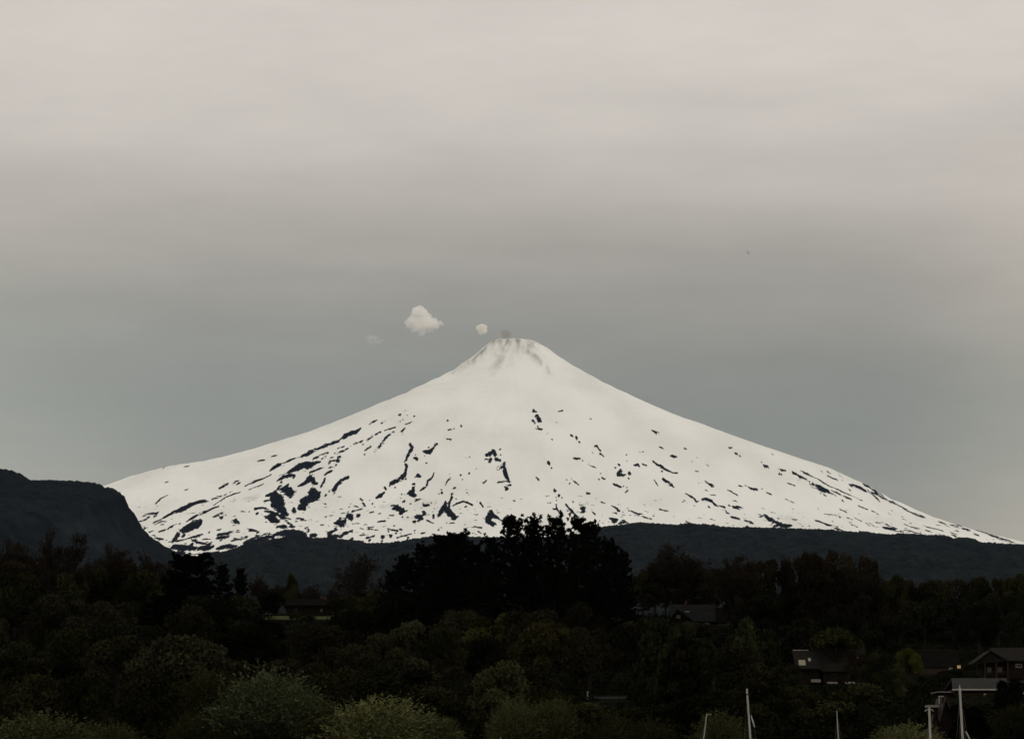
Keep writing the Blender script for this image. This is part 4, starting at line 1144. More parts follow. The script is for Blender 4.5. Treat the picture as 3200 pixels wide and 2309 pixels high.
# grey roofed house with a gabled dormer
H = House("house", "house with a plain grey roof and a dark gabled dormer, above the pointed trees", "house", 2190, 1962, 745)
D = 4.6
zr, ze = H.lz(1888, D), H.lz(1940)
b = MB(); b.box(H.lx(2100), H.lx(2226), 0.5, 8.6, -1.5, ze + 0.1); H.part("wall", M["timber"], b)
b = MB(); slope_x(b, H.lx(2092), H.lx(2233), -0.2, ze, D, zr, 9.6, ze); rf = H.part("roof", M["slate"], b)
b = MB(); b.box(H.lx(2141), H.lx(2146), D - 0.8, D, zr - 0.5, zr + 0.9); H.part("chimney", M["brick"], b, rf)
zr2, ze2 = H.lz(1897, 4.5), H.lz(1942)
b = MB(); slope_x(b, H.lx(2233) + 0.02, H.lx(2281), 0.1, ze2 - 0.1, 4.6, zr2, 9.4, ze2 - 0.1); H.part("side_roof", M["tar"], b)
b = MB(); b.box(H.lx(2235), H.lx(2276), 0.8, 8.4, -1.5, ze2); H.part("side_wall", M["timber"], b)
za = H.lz(1903); zl = H.lz(1938)
b = MB(); slope_y(b, -2.2, 4.0, H.lx(2086), zl, H.lx(2112), za, H.lx(2159), zl); dm = H.part("dormer", M["slate"], b)
b = MB(); b.prism_y([(H.lx(2090), -1.5), (H.lx(2154), -1.5), (H.lx(2154), zl - 0.2), (H.lx(2112), za - 0.35), (H.lx(2090), zl - 0.2)], -1.6, 0.4); H.part("gable_wall", M["tar"], b, dm)
b = MB(); b.box(H.lx(2137), H.lx(2151), -0.75, -0.45, H.lz(1912), H.lz(1910)); H.part("flashing", M["white"], b)
H.window(2172, 2186, 1946, 1958, 0.44); H.window(2198, 2212, 1946, 1958, 0.44); H.window(2108, 2122, 1922, 1934, -1.66, frame="brown")

# shingle house with skylights
H = House("house", "weathered shingle house with pale skylights behind the umbrella-shaped tree", "house", 2580, 2136, 555)
D = 5.2
zr, ze = H.lz(2013, D), H.lz(2094)
b = MB(); b.box(H.lx(2564), H.lx(2694), 1.0, 9.5, -1.5, ze + 0.25); H.part("wall", M["timber"], b)
b = MB(); b.poly([(H.lx(2530), D, zr), (H.lx(2702), D, zr), (H.lx(2700), 0, ze), (H.lx(2558), 0, ze), (H.lx(2530), 10.4, ze), (H.lx(2702), 10.4, ze),
                  (H.lx(2530), D, zr - .25), (H.lx(2702), D, zr - .25), (H.lx(2700), 0, ze - .25), (H.lx(2558), 0, ze - .25), (H.lx(2530), 10.4, ze - .25), (H.lx(2702), 10.4, ze - .25)],
                 [(3, 2, 1, 0), (0, 1, 5, 4), (6, 7, 8, 9), (10, 11, 7, 6), (3, 9, 8, 2), (4, 5, 11, 10), (0, 6, 9, 3), (0, 4, 10, 6), (2, 8, 7, 1), (1, 7, 11, 5)])
rf = H.part("roof", M["shingle"], b)
b = MB(); b.box(H.lx(2530), H.lx(2543), D - 0.25, D + 0.25, zr, zr + 0.12); H.part("ridge_cap", M["white"], b, rf)
zr2, ze2 = H.lz(2032, 4.2), H.lz(2087)
b = MB(); slope_x(b, H.lx(2476), H.lx(2556), -0.6, ze2, 4.2, zr2, 9, ze2); rf2 = H.part("side_roof", M["shingle"], b)
b = MB(); b.box(H.lx(2477), H.lx(2525), 4.0, 4.4, zr2, zr2 + 0.13); H.part("ridge_cap", M["white"], b, rf2)


def on_slope(H, sx0, sx1, sy0, sy1, yf, zf, yr, zr_, lift=0.06):
    """a flat pane lying on a front slope between two pixel rows"""
    mb = MB(); pts = []
    def t_of(sy):
        lo, hi = 0.0, 1.0
        for _ in range(30):
            mid = (lo + hi) / 2
            z = zf + (zr_ - zf) * mid; y = yf + (yr - yf) * mid
            if H.lz(sy, y) > z: lo = mid
            else: hi = mid
        return lo
    for t, off in ((t_of(sy1), 0), (t_of(sy0), 0)):
        pts.append((yf + (yr - yf) * t, zf + (zr_ - zf) * t))
    (ya, za_), (yb_, zb_) = pts
    mb.prism_x([(ya, za_ + 0.01), (ya - 0.02, za_ + lift), (yb_ - 0.02, zb_ + lift), (yb_, zb_ + 0.01)][::-1], H.lx(sx0), H.lx(sx1))
    return mb


H.part("skylight", M["cream"], on_slope(H, 2489, 2510, 2062, 2078, -0.6, ze2, 4.2, zr2), rf2, "large cream roof light")
H.part("skylight", M["white"], on_slope(H, 2520, 2528, 2056, 2065, -0.6, ze2, 4.2, zr2), rf2, "small white roof light")
H.part("skylight", M["white"], on_slope(H, 2675, 2683, 2054, 2062, 0, ze, D, zr), rf)
b = MB(); b.box(H.lx(2482), H.lx(2550), 0.8, 8.4, -1.5, ze2); H.part("side_wall", M["timber"], b)
b = MB(); b.box(H.lx(2534), H.lx(2546), 0.70, 0.78, H.lz(2118), H.lz(2095)); H.part("door", M["slate"], b)
b = MB(); b.box(H.lx(2525), H.lx(2554), -0.6, 0.1, H.lz(2131), H.lz(2122)); H.part("planter", M["plaster"], b)
b = MB(); b.box(H.lx(2574), H.lx(2606), -0.6, -0.3, H.lz(2136), H.lz(2130)); b.box(H.lx(2630), H.lx(2660), -0.6, -0.3, H.lz(2136), H.lz(2130)); H.part("garden_wall", M["plaster"], b)
H.window(2590, 2606, 2104, 2120, 0.94, frame="brown"); H.window(2640, 2656, 2104, 2120, 0.94, frame="brown")

# long dark roof with the lit window
H = House("house", "house under a long dark roof with one lit window, right of the lime-green tree", "house", 2920, 2106, 590)
D = 5.0
zr, ze = H.lz(2030, D), H.lz(2084)
b = MB(); b.box(H.lx(2856), H.lx(2984), 0.9, 9.2, -1.5, ze + 0.2); H.part("wall", M["timber"], b)
b = MB(); slope_x(b, H.lx(2846), H.lx(2990), -0.2, ze, D, zr, 10.2, ze); rf = H.part("roof", M["tar"], b)
b = MB(); b.box(H.lx(2850), H.lx(2988), D - 0.15, D + 0.15, zr, zr + 0.08); H.part("ridge_cap", M["brown"], b, rf)
H.window(2976, 2989, 2077, 2090, -0.32, lit=True, frame="brown")
b = MB(); b.box(H.lx(2974), H.lx(2992), -0.24, 0.9, -1.5, H.lz(2074)); H.part("porch", M["timber"], b)
b = MB(); b.box(H.lx(2860), H.lx(2946), -2.2, -1.9, -1.0, H.lz(2090)); H.part("garden_wall", M["brown"], b)
b = MB(); b.box(H.lx(2948), H.lx(2960), -2.4, -1.6, -1.0, H.lz(2087)); H.part("meter_box", M["plaster"], b)
H.window(2880, 2894, 2090, 2102, 0.84, frame="brown")

# chalet
H = House("chalet", "dark timber chalet with a porch and a brownish roof at the right edge", "house", 3100, 2118, 575)
za, zl, zre = H.lz(2031), H.lz(2069), H.lz(2063)
xa, xl, xr = H.lx(3082), H.lx(3030), H.lx(3134)
b = MB(); slope_y(b, -0.6, 9, xl, zl, xa, za, xr, zre); rf = H.part("roof", M["shingle"], b)
b = MB(); b.prism_y([(xl + 0.8, zl - 0.25), (xr - 0.5, zre - 0.25), (xa, za - 0.45)][::-1], -0.1, 0.1); H.part("gable_wall", M["timber"], b)
zr, ze = H.lz(2023, 4.5), H.lz(2062)
b = MB(); slope_x(b, xa + 0.7, H.lx(3290), -0.2, ze, 4.5, zr, 9.4, ze); H.part("side_roof", M["shingle"], b)
b = MB(); b.box(H.lx(3060), H.lx(3280), 2.2, 8.8, -1.5, min(ze, zl) - 0.1); b.box(xr + 0.1, H.lx(3280), 1.0, 2.2, -1.5, ze - 0.1); H.part("wall", M["timber"], b)
for sx in (3064, 3099, 3134):
    b = MB(); b.box(H.lx(sx) - 0.11, H.lx(sx) + 0.11, -0.35, -0.13, -1.0, H.lz(2070)); b.box(H.lx(sx) - 0.2, H.lx(sx) + 0.2, -0.44, -0.04, -1.0, H.lz(2111)); H.part("porch_post", M["brown"], b)
b = MB(); b.box(H.lx(3050), H.lx(3136), -0.5, 2.2, -1.2, -0.1); H.part("porch_floor", M["brown"], b)
b = MB(); b.box(H.lx(3066), H.lx(3132), -0.32, -0.24, H.lz(2099), H.lz(2097.6)); b.box(H.lx(3066), H.lx(3132), -0.32, -0.24, H.lz(2106), H.lz(2105)); H.part("railing", M["brown"], b)
H.window(3162, 3181, 2073, 2084, 0.94, mull=2); H.window(3076, 3090, 2082, 2100, 2.14, frame="brown"); H.window(3108, 3124, 2082, 2100, 2.14, frame="brown")

# building with the pale grey roof and white gutter
H = House("house", "long building with a pale grey roof and white gutter behind the tallest masts", "house", 3050, 2206, 470)
D = 5.0
zr, ze = H.lz(2118, D), H.lz(2152)
b = MB(); b.box(H.lx(2972), H.lx(3190), 0.8, 9.6, -2.0, ze + 0.1); H.part("wall", M["timber"], b)
b = MB(); b.poly([(H.lx(2974), D, zr), (H.lx(3146), D, zr), (H.lx(3138), 0, ze), (H.lx(2962), 0, ze), (H.lx(2962), 10.4, ze), (H.lx(3138), 10.4, ze),
                  (H.lx(2974), D, zr - .2), (H.lx(3146), D, zr - .2), (H.lx(3138), 0, ze - .2), (H.lx(2962), 0, ze - .2), (H.lx(2962), 10.4, ze - .2), (H.lx(3138), 10.4, ze - .2)],
                 [(3, 2, 1, 0), (0, 1, 5, 4), (6, 7, 8, 9), (10, 11, 7, 6), (3, 9, 8, 2), (4, 5, 11, 10), (0, 6, 9, 3), (0, 4, 10, 6), (2, 8, 7, 1), (1, 7, 11, 5)])
rf = H.part("roof", M["zinc"], b)
b = MB(); b.box(H.lx(2961), H.lx(3136), -0.16, -0.01, ze - 0.2, ze + 0.02); H.part("gutter", M["white"], b, rf)
b = MB(); b.box(H.lx(2913), H.lx(2960), 0.6, 7, H.lz(2162), H.lz(2159.5)); H.part("flat_roof", M["plaster"], b)
b = MB(); b.box(H.lx(2924), H.lx(2970), 1.4, 6.6, -2.0, H.lz(2162)); H.part("side_wall", M["timber"], b)
b = MB(); b.box(H.lx(3146), H.lx(3215), 0.5, 7, H.lz(2133), H.lz(2125)); H.part("annex_roof", M["zinc"], b)
b = MB(); b.box(H.lx(2974), H.lx(3150), 0.66, 0.79, H.lz(2170), H.lz(2167)); H.part("fascia", M["brick"], b)
for a, c in ((2984, 3002), (3020, 3040), (3056, 3070), (3096, 3116)): H.window(a, c, 2174, 2190, 0.73, frame="brown")
b = MB(); b.box(H.lx(3060), H.lx(3067), 0.55, 0.65, H.lz(2170), H.lz(2166)); b.box(H.lx(3182), H.lx(3190), 0.6, 0.79, H.lz(2167), H.lz(2162)); H.part("wall_lamp", M["white"], b)

# small red-brown roof in the right corner
H = House("shed", "small shed with a reddish roof above the bottom right corner", "shed", 3160, 2262, 415)
za, zl = H.lz(2200, 2), H.lz(2240)
b = MB(); slope_x(b, H.lx(3143), H.lx(3192), 0, H.lz(2228), 2.6, za, 5.2, H.lz(2228)); H.part("roof", M["brick"], b)
b = MB(); b.box(H.lx(3146), H.lx(3189), 0.4, 4.8, -2.0, H.lz(2229)); H.part("wall", M["timber"], b)
b = MB(); b.box(H.lx(3180), H.lx(3198), -0.4, 0.0, H.lz(2220), H.lz(2216)); H.part("eave_board", M["white"], b)

# low grey roof behind the shrubs
H = House("boathouse", "low flat-roofed shed barely showing above the shrubs left of the masts", "shed", 1906, 2206, 470)
b = MB(); slope_x(b, H.lx(1848), H.lx(1966), -0.2, H.lz(2187), 3.2, H.lz(2176, 3), 6.6, H.lz(2187)); H.part("roof", M["slate"], b)
b = MB(); b.box(H.lx(1852), H.lx(1962), 0.3, 6, -2.0, H.lz(2188)); H.part("wall", M["timber"], b)
b = MB(); b.tube([(H.lx(1834), 0.5, -1), (H.lx(1834), 0.5, H.lz(2161))], 0.09, 6); b.box(H.lx(1831), H.lx(1837), 0.2, 0.8, H.lz(2164), H.lz(2160)); H.part("flue", M["plaster"], b)

# A-frame cabin
H = House("cabin", "dark A-frame cabin with a flat dormer behind the two right masts", "cabin", 2940, 2322, 338)
za, zb = H.lz(2176), -1.5
xa = H.lx(2939)
b = MB()
t = 0.16; sl, sr = H.lx(2884), H.lx(3012)
b.prism_y([(sl, zb), (sl + t * 1.2, zb), (xa, za - t * 2.2), (sr - t * 1.2, zb), (sr, zb), (xa, za)], -0.5, 7)
rf = H.part("roof", M["brown"], b)
b = MB(); b.prism_y([(sl + 0.25, zb), (sr - 0.25, zb), (xa, za - 0.6)], 0.3, 0.5); H.part("wall", M["timber"], b)
b = MB(); b.box(H.lx(2886), H.lx(2923), 0.9, 2.6, H.lz(2208), H.lz(2201)); dm = H.part("dormer", M["plaster"], b, rf)
b = MB(); b.box(H.lx(2890), H.lx(2921), 1.2, 2.4, H.lz(2230), H.lz(2208) - 0.01); H.part("dormer_wall", M["timber"], b)
f = MB(); x0, x1, z1, z0 = H.lx(2922), H.lx(2938), H.lz(2173), H.lz(2197); y = 0.7
f.box(x0, x1, y, y + 0.1, z1 - 0.06, z1); f.box(x0, x0 + 0.07, y, y + 0.1, z0, z1 - 0.06); wf = H.part("window", M["white"], f)
g_ = MB(); g_.box(x0 + 0.07, x1, y + 0.03, y + 0.06, z0, z1 - 0.06); H.part("pane", M["glass"], g_, wf)
za2 = H.lz(2222); xb = H.lx(2903); s2l, s2r = H.lx(2872), H.lx(2938)
b = MB(); b.prism_y([(s2l, zb), (s2l + 0.16, zb), (xb, za2 - 0.3), (s2r - 0.16, zb), (s2r, zb), (xb, za2)], -1.9, -0.52); H.part("porch_roof", M["tar"], b)
b = MB(); b.prism_y([(s2l + 0.2, zb), (s2r - 0.2, zb), (xb, za2 - 0.5)], -1.5, -1.4); H.part("porch_wall", M["brown"], b)
b = MB(); b.box(H.lx(2882), H.lx(2898), -1.56, -1.51, H.lz(2320), H.lz(2286)); H.part("door", M["brick"], b)
H.window(2912, 2924, 2292, 2310, -1.55, frame="brown")
b = MB(); b.box(H.lx(2968), H.lx(2976), -0.62, -0.51, H.lz(2240), H.lz(2226)); H.part("vent", M["slate"], b)

# ------------------------------------------------------------------ sailboats whose masts rise into the picture
M["alloy"] = noisy_mat("mast_alloy", (0.66, 0.65, 0.61), (0.80, 0.79, 0.74), 3.0, 0.42, 0.5, metal=0.25, stretch=(1, 1, 0.15))
M["hull"] = noisy_mat("white_hull", (0.70, 0.70, 0.68), (0.78, 0.78, 0.76), 0.5, 0.25, 0.5)
M["rope"] = noisy_mat("wire_stays", (0.28, 0.27, 0.25), (0.36, 0.35, 0.33), 5, 0.5, 0.4)
M["cover"] = noisy_mat("sail_cover", (0.02, 0.03, 0.06), (0.03, 0.045, 0.09), 3, 0.9, 0.1)
BOATS = [  # top x,y ; at frame bottom x ; px width ; northing ; label ; fitting
    (2208, 2233, 2199, 3.6, 205, "shortest bright mast of a sailboat, leaning right, leftmost of the clear masts", "hook"),
    (2334, 2151, 2345, 6.6, 190, "thick pale mast with a dark ring near its top, right of the shortest bright mast", "ring"),
    (2615, 2220, 2620, 4.6, 200, "thin tapering mast of a sailboat below the skylight house", "plain"),
    (2904, 2217, 2907, 8.0, 180, "white mast with a small crosspiece at its top, before the A-frame cabin", "cross"),
    (2999, 2149, 3008, 8.6, 170, "tallest and thickest pale mast, in front of the white gutter", "stay"),
    (1564, 2303, 1566, 4.0, 215, "white mast tip only just showing at the middle of the bottom edge", "plain"),
]
for i, (tx, ty, bx, wpx, Yb, label, fit) in enumerate(BOATS):
    tx_, _, tz_ = at(tx, ty, Yb); bx_, _, bz_ = at(bx, 2309, Yb)
    lean = (tx_ - bx_) / max(0.6, tz_ - bz_)
    lean = max(-0.16, min(0.16, lean))
    Hm = tz_ - 1.1
    base = (tx_ - lean * Hm, Yb, 0.0)
    root = tag(empty("sailboat", base), label, "sailboat", "sailboats moored below the wood")
    r = wpx / F * Yb / 2
    b = MB(); b.tube([(0, 0, 0.9), (lean * Hm * 0.55, 0, 1.1 + Hm * 0.55), (lean * Hm, 0, tz_)], [r, r, r * (0.55 if fit == "plain" else 0.85)], 10)
    mast = b.build("mast", M["alloy"], root, smooth=False)
    L = Hm * 0.42
    # hull: sections from bow to stern
    ns = 11; secs = []
    for k in range(ns):
        t = k / (ns - 1); yk = -L * 1.05 + 2.2 * L * t
        wd = 0.36 * L * math.sin(math.pi * min(1, 0.05 + t * 0.75)) ** 0.8; dp = 0.55 * math.sin(math.pi * (0.12 + 0.8 * t))
        sh = 0.85 + 0.35 * (1 - t) ** 2
        secs.append([(-wd, yk, sh), (-wd * 0.85, yk, 0.1), (-wd * 0.35, yk, -dp), (0, yk, -dp * 1.15), (wd * 0.35, yk, -dp), (wd * 0.85, yk, 0.1), (wd, yk, sh)])
    b = MB(); v = [p for s in secs for p in s]; fcs = []
    for k in range(ns - 1):
        for j in range(6): fcs.append((k * 7 + j, k * 7 + j + 1, (k + 1) * 7 + j + 1, (k + 1) * 7 + j))
        fcs.append((k * 7 + 6, k * 7, (k + 1) * 7, (k + 1) * 7 + 6))
    fcs += [tuple(range(6, -1, -1)), tuple((ns - 1) * 7 + j for j in range(7))]
    b.poly(v, fcs); b.build("hull", M["hull"], root)
    b = MB(); b.prism_x([(-L * 0.35, 0.9), (-L * 0.2, 1.35), (L * 0.3, 1.4), (L * 0.35, 0.9)][::-1], -0.2 * L, 0.2 * L); b.build("cabin", M["hull"], root)
    b = MB(); b.tube([(0, 0.1, 1.9), (0, L * 0.85, 2.0)], 0.06, 6); bo = b.build("boom", M["alloy"], root)
    b = MB(); b.tube([(0, 0.2, 2.05), (0, L * 0.4, 2.15), (0, L * 0.82, 2.1)], [0.16, 0.14, 0.08], 8); b.build("sail_cover", M["cover"], bo)
    b = MB()
    for s in (-1, 1): b.tube([(s * 0.3 * L, 0.1, 1.0), (lean * Hm * 0.97, 0, tz_ - 0.25)], 0.006, 3)
    b.tube([(0, -L, 1.1), (lean * Hm * 0.97, 0, tz_ - 0.2)], 0.006, 3); b.tube([(0, L * 1.1, 1.0), (lean * Hm * 0.97, 0, tz_ - 0.2)], 0.006, 3)
    b.build("rigging", M["rope"], root)
    top = Vector((lean * Hm, 0, tz_))
    b = MB()
    if fit == "hook":
        b.tube([top, top + Vector((0.18, 0, 0.02)), top + Vector((0.34, 0, 0.07))], 0.025, 5); b.tube([top + Vector((0, 0, -0.05)), top + Vector((0, 0, 0.1))], 0.03, 5)
        b.build("masthead", M["alloy"], root)
    elif fit == "ring":
        b.tube([top + Vector((0.01, 0, -0.42)), top + Vector((0.008, 0, -0.34))], r * 1.02, 10); b.tube([top, top + Vector((0, 0, 0.36))], 0.018, 5); b.tube([top + Vector((-0.09, 0, 0.55)), top + Vector((0.09, 0, 0.58))], 0.02, 5); b.tube([top + Vector((0, 0, 0.3)), top + Vector((0, 0, 0.6))], 0.012, 5)
        b.build("masthead", M["cover"], root)
        q = [at(2347, 2234, Yb - 0.3), at(2352, 2252, Yb - 0.3), at(2358, 2271, Yb - 0.3)]
        b = MB(); b.tube([Vector(p) - Vector(base) for p in q], [0.03, 0.05, 0.035], 5); b.build("spreader", M["alloy"], root)
    elif fit == "cross":
        b.tube([top + Vector((-0.27, 0, -0.08)), top + Vector((-0.16, 0, 0.02)), top + Vector((0.17, 0, 0.02)), top + Vector((0.25, 0, -0.08))], 0.03, 5); b.tube([top, top + Vector((0, 0, 0.16))], 0.05, 6)
        b.build("masthead", M["alloy"], root)
    elif fit == "stay":
        b.tube([top + Vector((0, 0, -0.02)), top + Vector((0, 0, 0.18))], 0.03, 5); b.build("masthead", M["alloy"], root)
        q = [at(3018, 2284, Yb - 0.3), at(3024, 2296, Yb - 0.3), at(3032, 2312, Yb - 0.3)]
        b = MB(); b.tube([Vector(p) - Vector(base) for p in q], [0.03, 0.045, 0.035], 5); b.build("spreader", M["alloy"], root)
        q = [at(2995, 2160, Yb), at(3001, 2312, Yb)]
        b = MB(); b.tube([Vector(p) - Vector(base) for p in q], 0.02, 4); b.build("halyard", M["cover"], root)

# ------------------------------------------------------------------ two birds
M["feather"] = noisy_mat("dark_feathers", (0.03, 0.028, 0.026), (0.05, 0.047, 0.043), 8, 0.9, 0.1)


def bird(sx, sy, Y, span, up, label, rz):
    me = bpy.data.meshes.new("bird")
    s = span / 2
    v = [(0, -0.42 * s, 0.02 * s), (0.10 * s, -0.1 * s, 0.05 * s), (0, 0.1 * s, -0.10 * s), (-0.10 * s, -0.1 * s, 0.05 * s), (0, 0.55 * s, 0.02 * s),
         (0.5 * s, -0.22 * s, up * 0.62 * s), (0.5 * s, 0.12 * s, up * 0.55 * s), (s, 0.05 * s, up * s), (0.46 * s, -0.05 * s, up * 0.56 * s + 0.05 * s),
         (-0.5 * s, -0.22 * s, up * 0.62 * s), (-0.5 * s, 0.12 * s, up * 0.55 * s), (-s, 0.05 * s, up * s), (-0.46 * s, -0.05 * s, up * 0.56 * s + 0.05 * s),
         (0.16 * s, 0.6 * s, 0.03 * s), (-0.16 * s, 0.6 * s, 0.03 * s), (0, 0.1 * s, 0.10 * s)]
    f = [(0, 1, 2), (0, 2, 3), (0, 15, 1), (0, 3, 15), (2, 1, 4), (2, 4, 3), (15, 4, 1), (15, 3, 4), (4, 13, 14),
         (1, 5, 8), (1, 8, 6), (1, 6, 2), (5, 7, 8), (8, 7, 6), (1, 2, 5), (2, 6, 5), (5, 6, 7),
         (3, 12, 9), (3, 10, 12), (3, 2, 10), (9, 12, 11), (12, 10, 11), (3, 9, 2), (2, 9, 10), (9, 11, 10)]
    me.from_pydata(v, [], f); me.update()
    o = link("bird", me, M["feather"])
    o.location = at(sx, sy, Y); o.rotation_euler = (0, 0, rz)
    tag(o, label, "bird")


bird(2340, 793, 700, 1.5, 0.75, "tiny dark bird with raised wings, high in the sky right of the summit", 0.35)
bird(1538, 872, 800, 0.95, -0.25, "faint distant bird above the summit of the volcano", 1.1)
# ------------------------------------------------------------------ smoke drifting from the crater
def puff_mat(name, col, dens, scale, lo, hi, foot=(-1e4, -9e3, 1.0)):
    m = bpy.data.materials.new(name); m.use_nodes = True
    nt = m.node_tree; nt.nodes.remove(nt.nodes["Principled BSDF"])
    pv = nd(nt, "ShaderNodeVolumePrincipled")
    pv.inputs["Color"].default_value = (*col, 1)
    pv.inputs["Anisotropy"].default_value = 0.1
    geo = nd(nt, "ShaderNodeNewGeometry")
    n = nd(nt, "ShaderNodeTexNoise"); n.inputs["Scale"].default_value = scale; n.inputs["Detail"].default_value = 4
    nt.links.new(geo.outputs["Position"], n.inputs["Vector"])
    mr = nd(nt, "ShaderNodeMapRange"); mr.inputs["From Min"].default_value = lo; mr.inputs["From Max"].default_value = hi
    mr.inputs["To Max"].default_value = dens
    nt.links.new(n.outputs["Fac"], mr.inputs["Value"])
    # thins out towards its foot
    tco = nd(nt, "ShaderNodeTexCoord"); sx_ = nd(nt, "ShaderNodeSeparateXYZ"); nt.links.new(tco.outputs["Object"], sx_.inputs[0])
    fz = nd(nt, "ShaderNodeMapRange"); fz.inputs["From Min"].default_value = foot[0]; fz.inputs["From Max"].default_value = foot[1]; fz.inputs["To Min"].default_value = foot[2]
    nt.links.new(sx_.outputs["Z"], fz.inputs["Value"])
    mul = nd(nt, "ShaderNodeMath", operation="MULTIPLY"); nt.links.new(mr.outputs[0], mul.inputs[0]); nt.links.new(fz.outputs[0], mul.inputs[1])
    nt.links.new(mul.outputs[0], pv.inputs["Density"])
    nt.links.new(pv.outputs[0], nt.nodes["Material Output"].inputs["Volume"])
    return m


def puff(label, balls, Y, mat, vox, seed, disp):
    """union of lumps (photograph x, y, radius px, depth offset in px) remeshed into one skin"""
    import bmesh
    k = Y / F
    c0 = Vector(at(balls[0][0], balls[0][1], Y))
    bm = bmesh.new()
    for sx, sy, r_, dz in balls:
        p = Vector(at(sx, sy, Y)) - c0 + Vector((0, dz * k, 0))
        bmesh.ops.create_icosphere(bm, subdivisions=3, radius=r_ * k, matrix=Matrix.Translation(p))
    me = bpy.data.meshes.new("tmp"); bm.to_mesh(me); bm.free()
    o = bpy.data.objects.new("tmp", me); COL.objects.link(o)
    md = o.modifiers.new("r", "REMESH"); md.mode = "VOXEL"; md.voxel_size = vox
    dg = bpy.context.evaluated_depsgraph_get()
    me2 = bpy.data.meshes.new_from_object(o.evaluated_get(dg))
    bpy.data.objects.remove(o)
    nv = len(me2.vertices)
    co = np.empty(nv * 3, np.float32); me2.vertices.foreach_get("co", co); co = co.reshape(-1, 3)
    no = np.empty(nv * 3, np.float32); me2.vertices.foreach_get("normal", no); no = no.reshape(-1, 3)
    s = disp * 3.0
    d = disp * (fbm(co[:, 0] / s + co[:, 1] / s * 0.7, co[:, 2] / s - co[:, 1] / s * 0.6, seed, 4) + 0.5 * fbm(co[:, 0] / s * 3, co[:, 2] / s * 3 + co[:, 1] / s, seed + 7, 3))
    co = co + no * d[:, None]
    me2.vertices.foreach_set("co", co.astype(np.float32).ravel()); me2.update()
    me2.name = "smoke_puff"
    me2.materials.clear()
    ob = link("smoke_puff", me2, mat, smooth=True)
    ob.location = c0
    tag(ob, label, "smoke", "smoke drifting from the crater")
    return ob


pm1 = puff_mat("white_smoke", (0.995, 0.985, 0.965), 0.055, 0.024, 0.32, 0.60, (-115, -50, 0.2))
pm1b = puff_mat("cream_smoke", (0.99, 0.975, 0.94), 0.16, 0.06, 0.32, 0.54, (-28, 0, 0.2))
pm2 = puff_mat("grey_smoke", (0.46, 0.42, 0.36), 0.030, 0.05, 0.28, 0.66)
pm3 = puff_mat("thin_smoke", (0.98, 0.98, 0.97), 0.0075, 0.04, 0.42, 0.64)
puff("large white smoke puff, left of the summit", [(1312, 970, 16, 0), (1302, 973, 14, -5), (1322, 976, 15, 4), (1300, 988, 19, 5), (1318, 992, 22, -6), (1334, 994, 18, 3), (1290, 1006, 19, -4), (1312, 1012, 22, 5), (1336, 1010, 21, -3), (1354, 1008, 16, 4), (1278, 1016, 12, 2), (1296, 1026, 15, 0), (1320, 1030, 16, 3), (1344, 1028, 14, -4), (1364, 1020, 11, 0), (1376, 1008, 8, 2), (1383, 1014, 6, 0), (1316, 1040, 12, 0), (1270, 1008, 7, 0)], 15950, pm1, 4.0, 3, 6)
puff("small cream smoke puff between the large white puff and the crater", [(1505, 1026, 13, 0), (1512, 1024, 11, 3), (1496, 1026, 9, 0), (1514, 1036, 10, -4), (1503, 1038, 9, 4)], 15960, pm1b, 2.6, 5, 4)
puff("grey ash puff just rising over the crater rim", [(1580, 1042, 13, 0), (1573, 1040, 11, 3), (1589, 1042, 11, -3), (1582, 1052, 12, 0), (1590, 1060, 9, 0), (1576, 1060, 8, 0)], 16000, pm2, 2.6, 8, 3)
puff("faint wisp of smoke, leftmost and lowest of the puffs", [(1166, 1060, 14, 0), (1150, 1058, 12, 0), (1180, 1064, 13, 0), (1196, 1068, 9, 0), (1172, 1076, 10, 0), (1154, 1074, 8, 3)], 15900, pm3, 3.0, 11, 6)

# ------------------------------------------------------------------ mist at the foot of the left hill
MC = Vector(at(70, 1700, 6900))
import bmesh
bm = bmesh.new(); bmesh.ops.create_icosphere(bm, subdivisions=4, radius=1.0, matrix=Matrix.Diagonal((420, 260, 130, 1)))
me = bpy.data.meshes.new("mist"); bm.to_mesh(me); bm.free()
m = bpy.data.materials.new("mist"); m.use_nodes = True
nt = m.node_tree; nt.nodes.remove(nt.nodes["Principled BSDF"])
pv = nd(nt, "ShaderNodeVolumePrincipled"); pv.inputs["Color"].default_value = (0.80, 0.90, 1.0, 1)
tco = nd(nt, "ShaderNodeTexCoord"); mpg = nd(nt, "ShaderNodeMapping"); mpg.inputs["Scale"].default_value = (1 / 420, 1 / 260, 1 / 130)
gr = nd(nt, "ShaderNodeTexGradient", gradient_type="QUADRATIC_SPHERE")
n = nd(nt, "ShaderNodeTexNoise"); n.inputs["Scale"].default_value = 0.007; n.inputs["Detail"].default_value = 4
mr = nd(nt, "ShaderNodeMapRange"); mr.inputs["From Min"].default_value = 0.3; mr.inputs["From Max"].default_value = 0.7; mr.inputs["To Max"].default_value = 3.2e-4
mul = nd(nt, "ShaderNodeMath", operation="MULTIPLY")
nt.links.new(tco.outputs["Object"], mpg.inputs["Vector"]); nt.links.new(mpg.outputs["Vector"], gr.inputs["Vector"])
nt.links.new(tco.outputs["Object"], n.inputs["Vector"]); nt.links.new(n.outputs["Fac"], mr.inputs["Value"])
nt.links.new(gr.outputs["Fac"], mul.inputs[0]); nt.links.new(mr.outputs[0], mul.inputs[1]); nt.links.new(mul.outputs[0], pv.inputs["Density"])
nt.links.new(pv.outputs[0], nt.nodes["Material Output"].inputs["Volume"])
mi = link("mist", me, m); mi.location = MC
tag(mi, "thin blue mist lying at the foot of the left hill", "mist", kind="stuff")

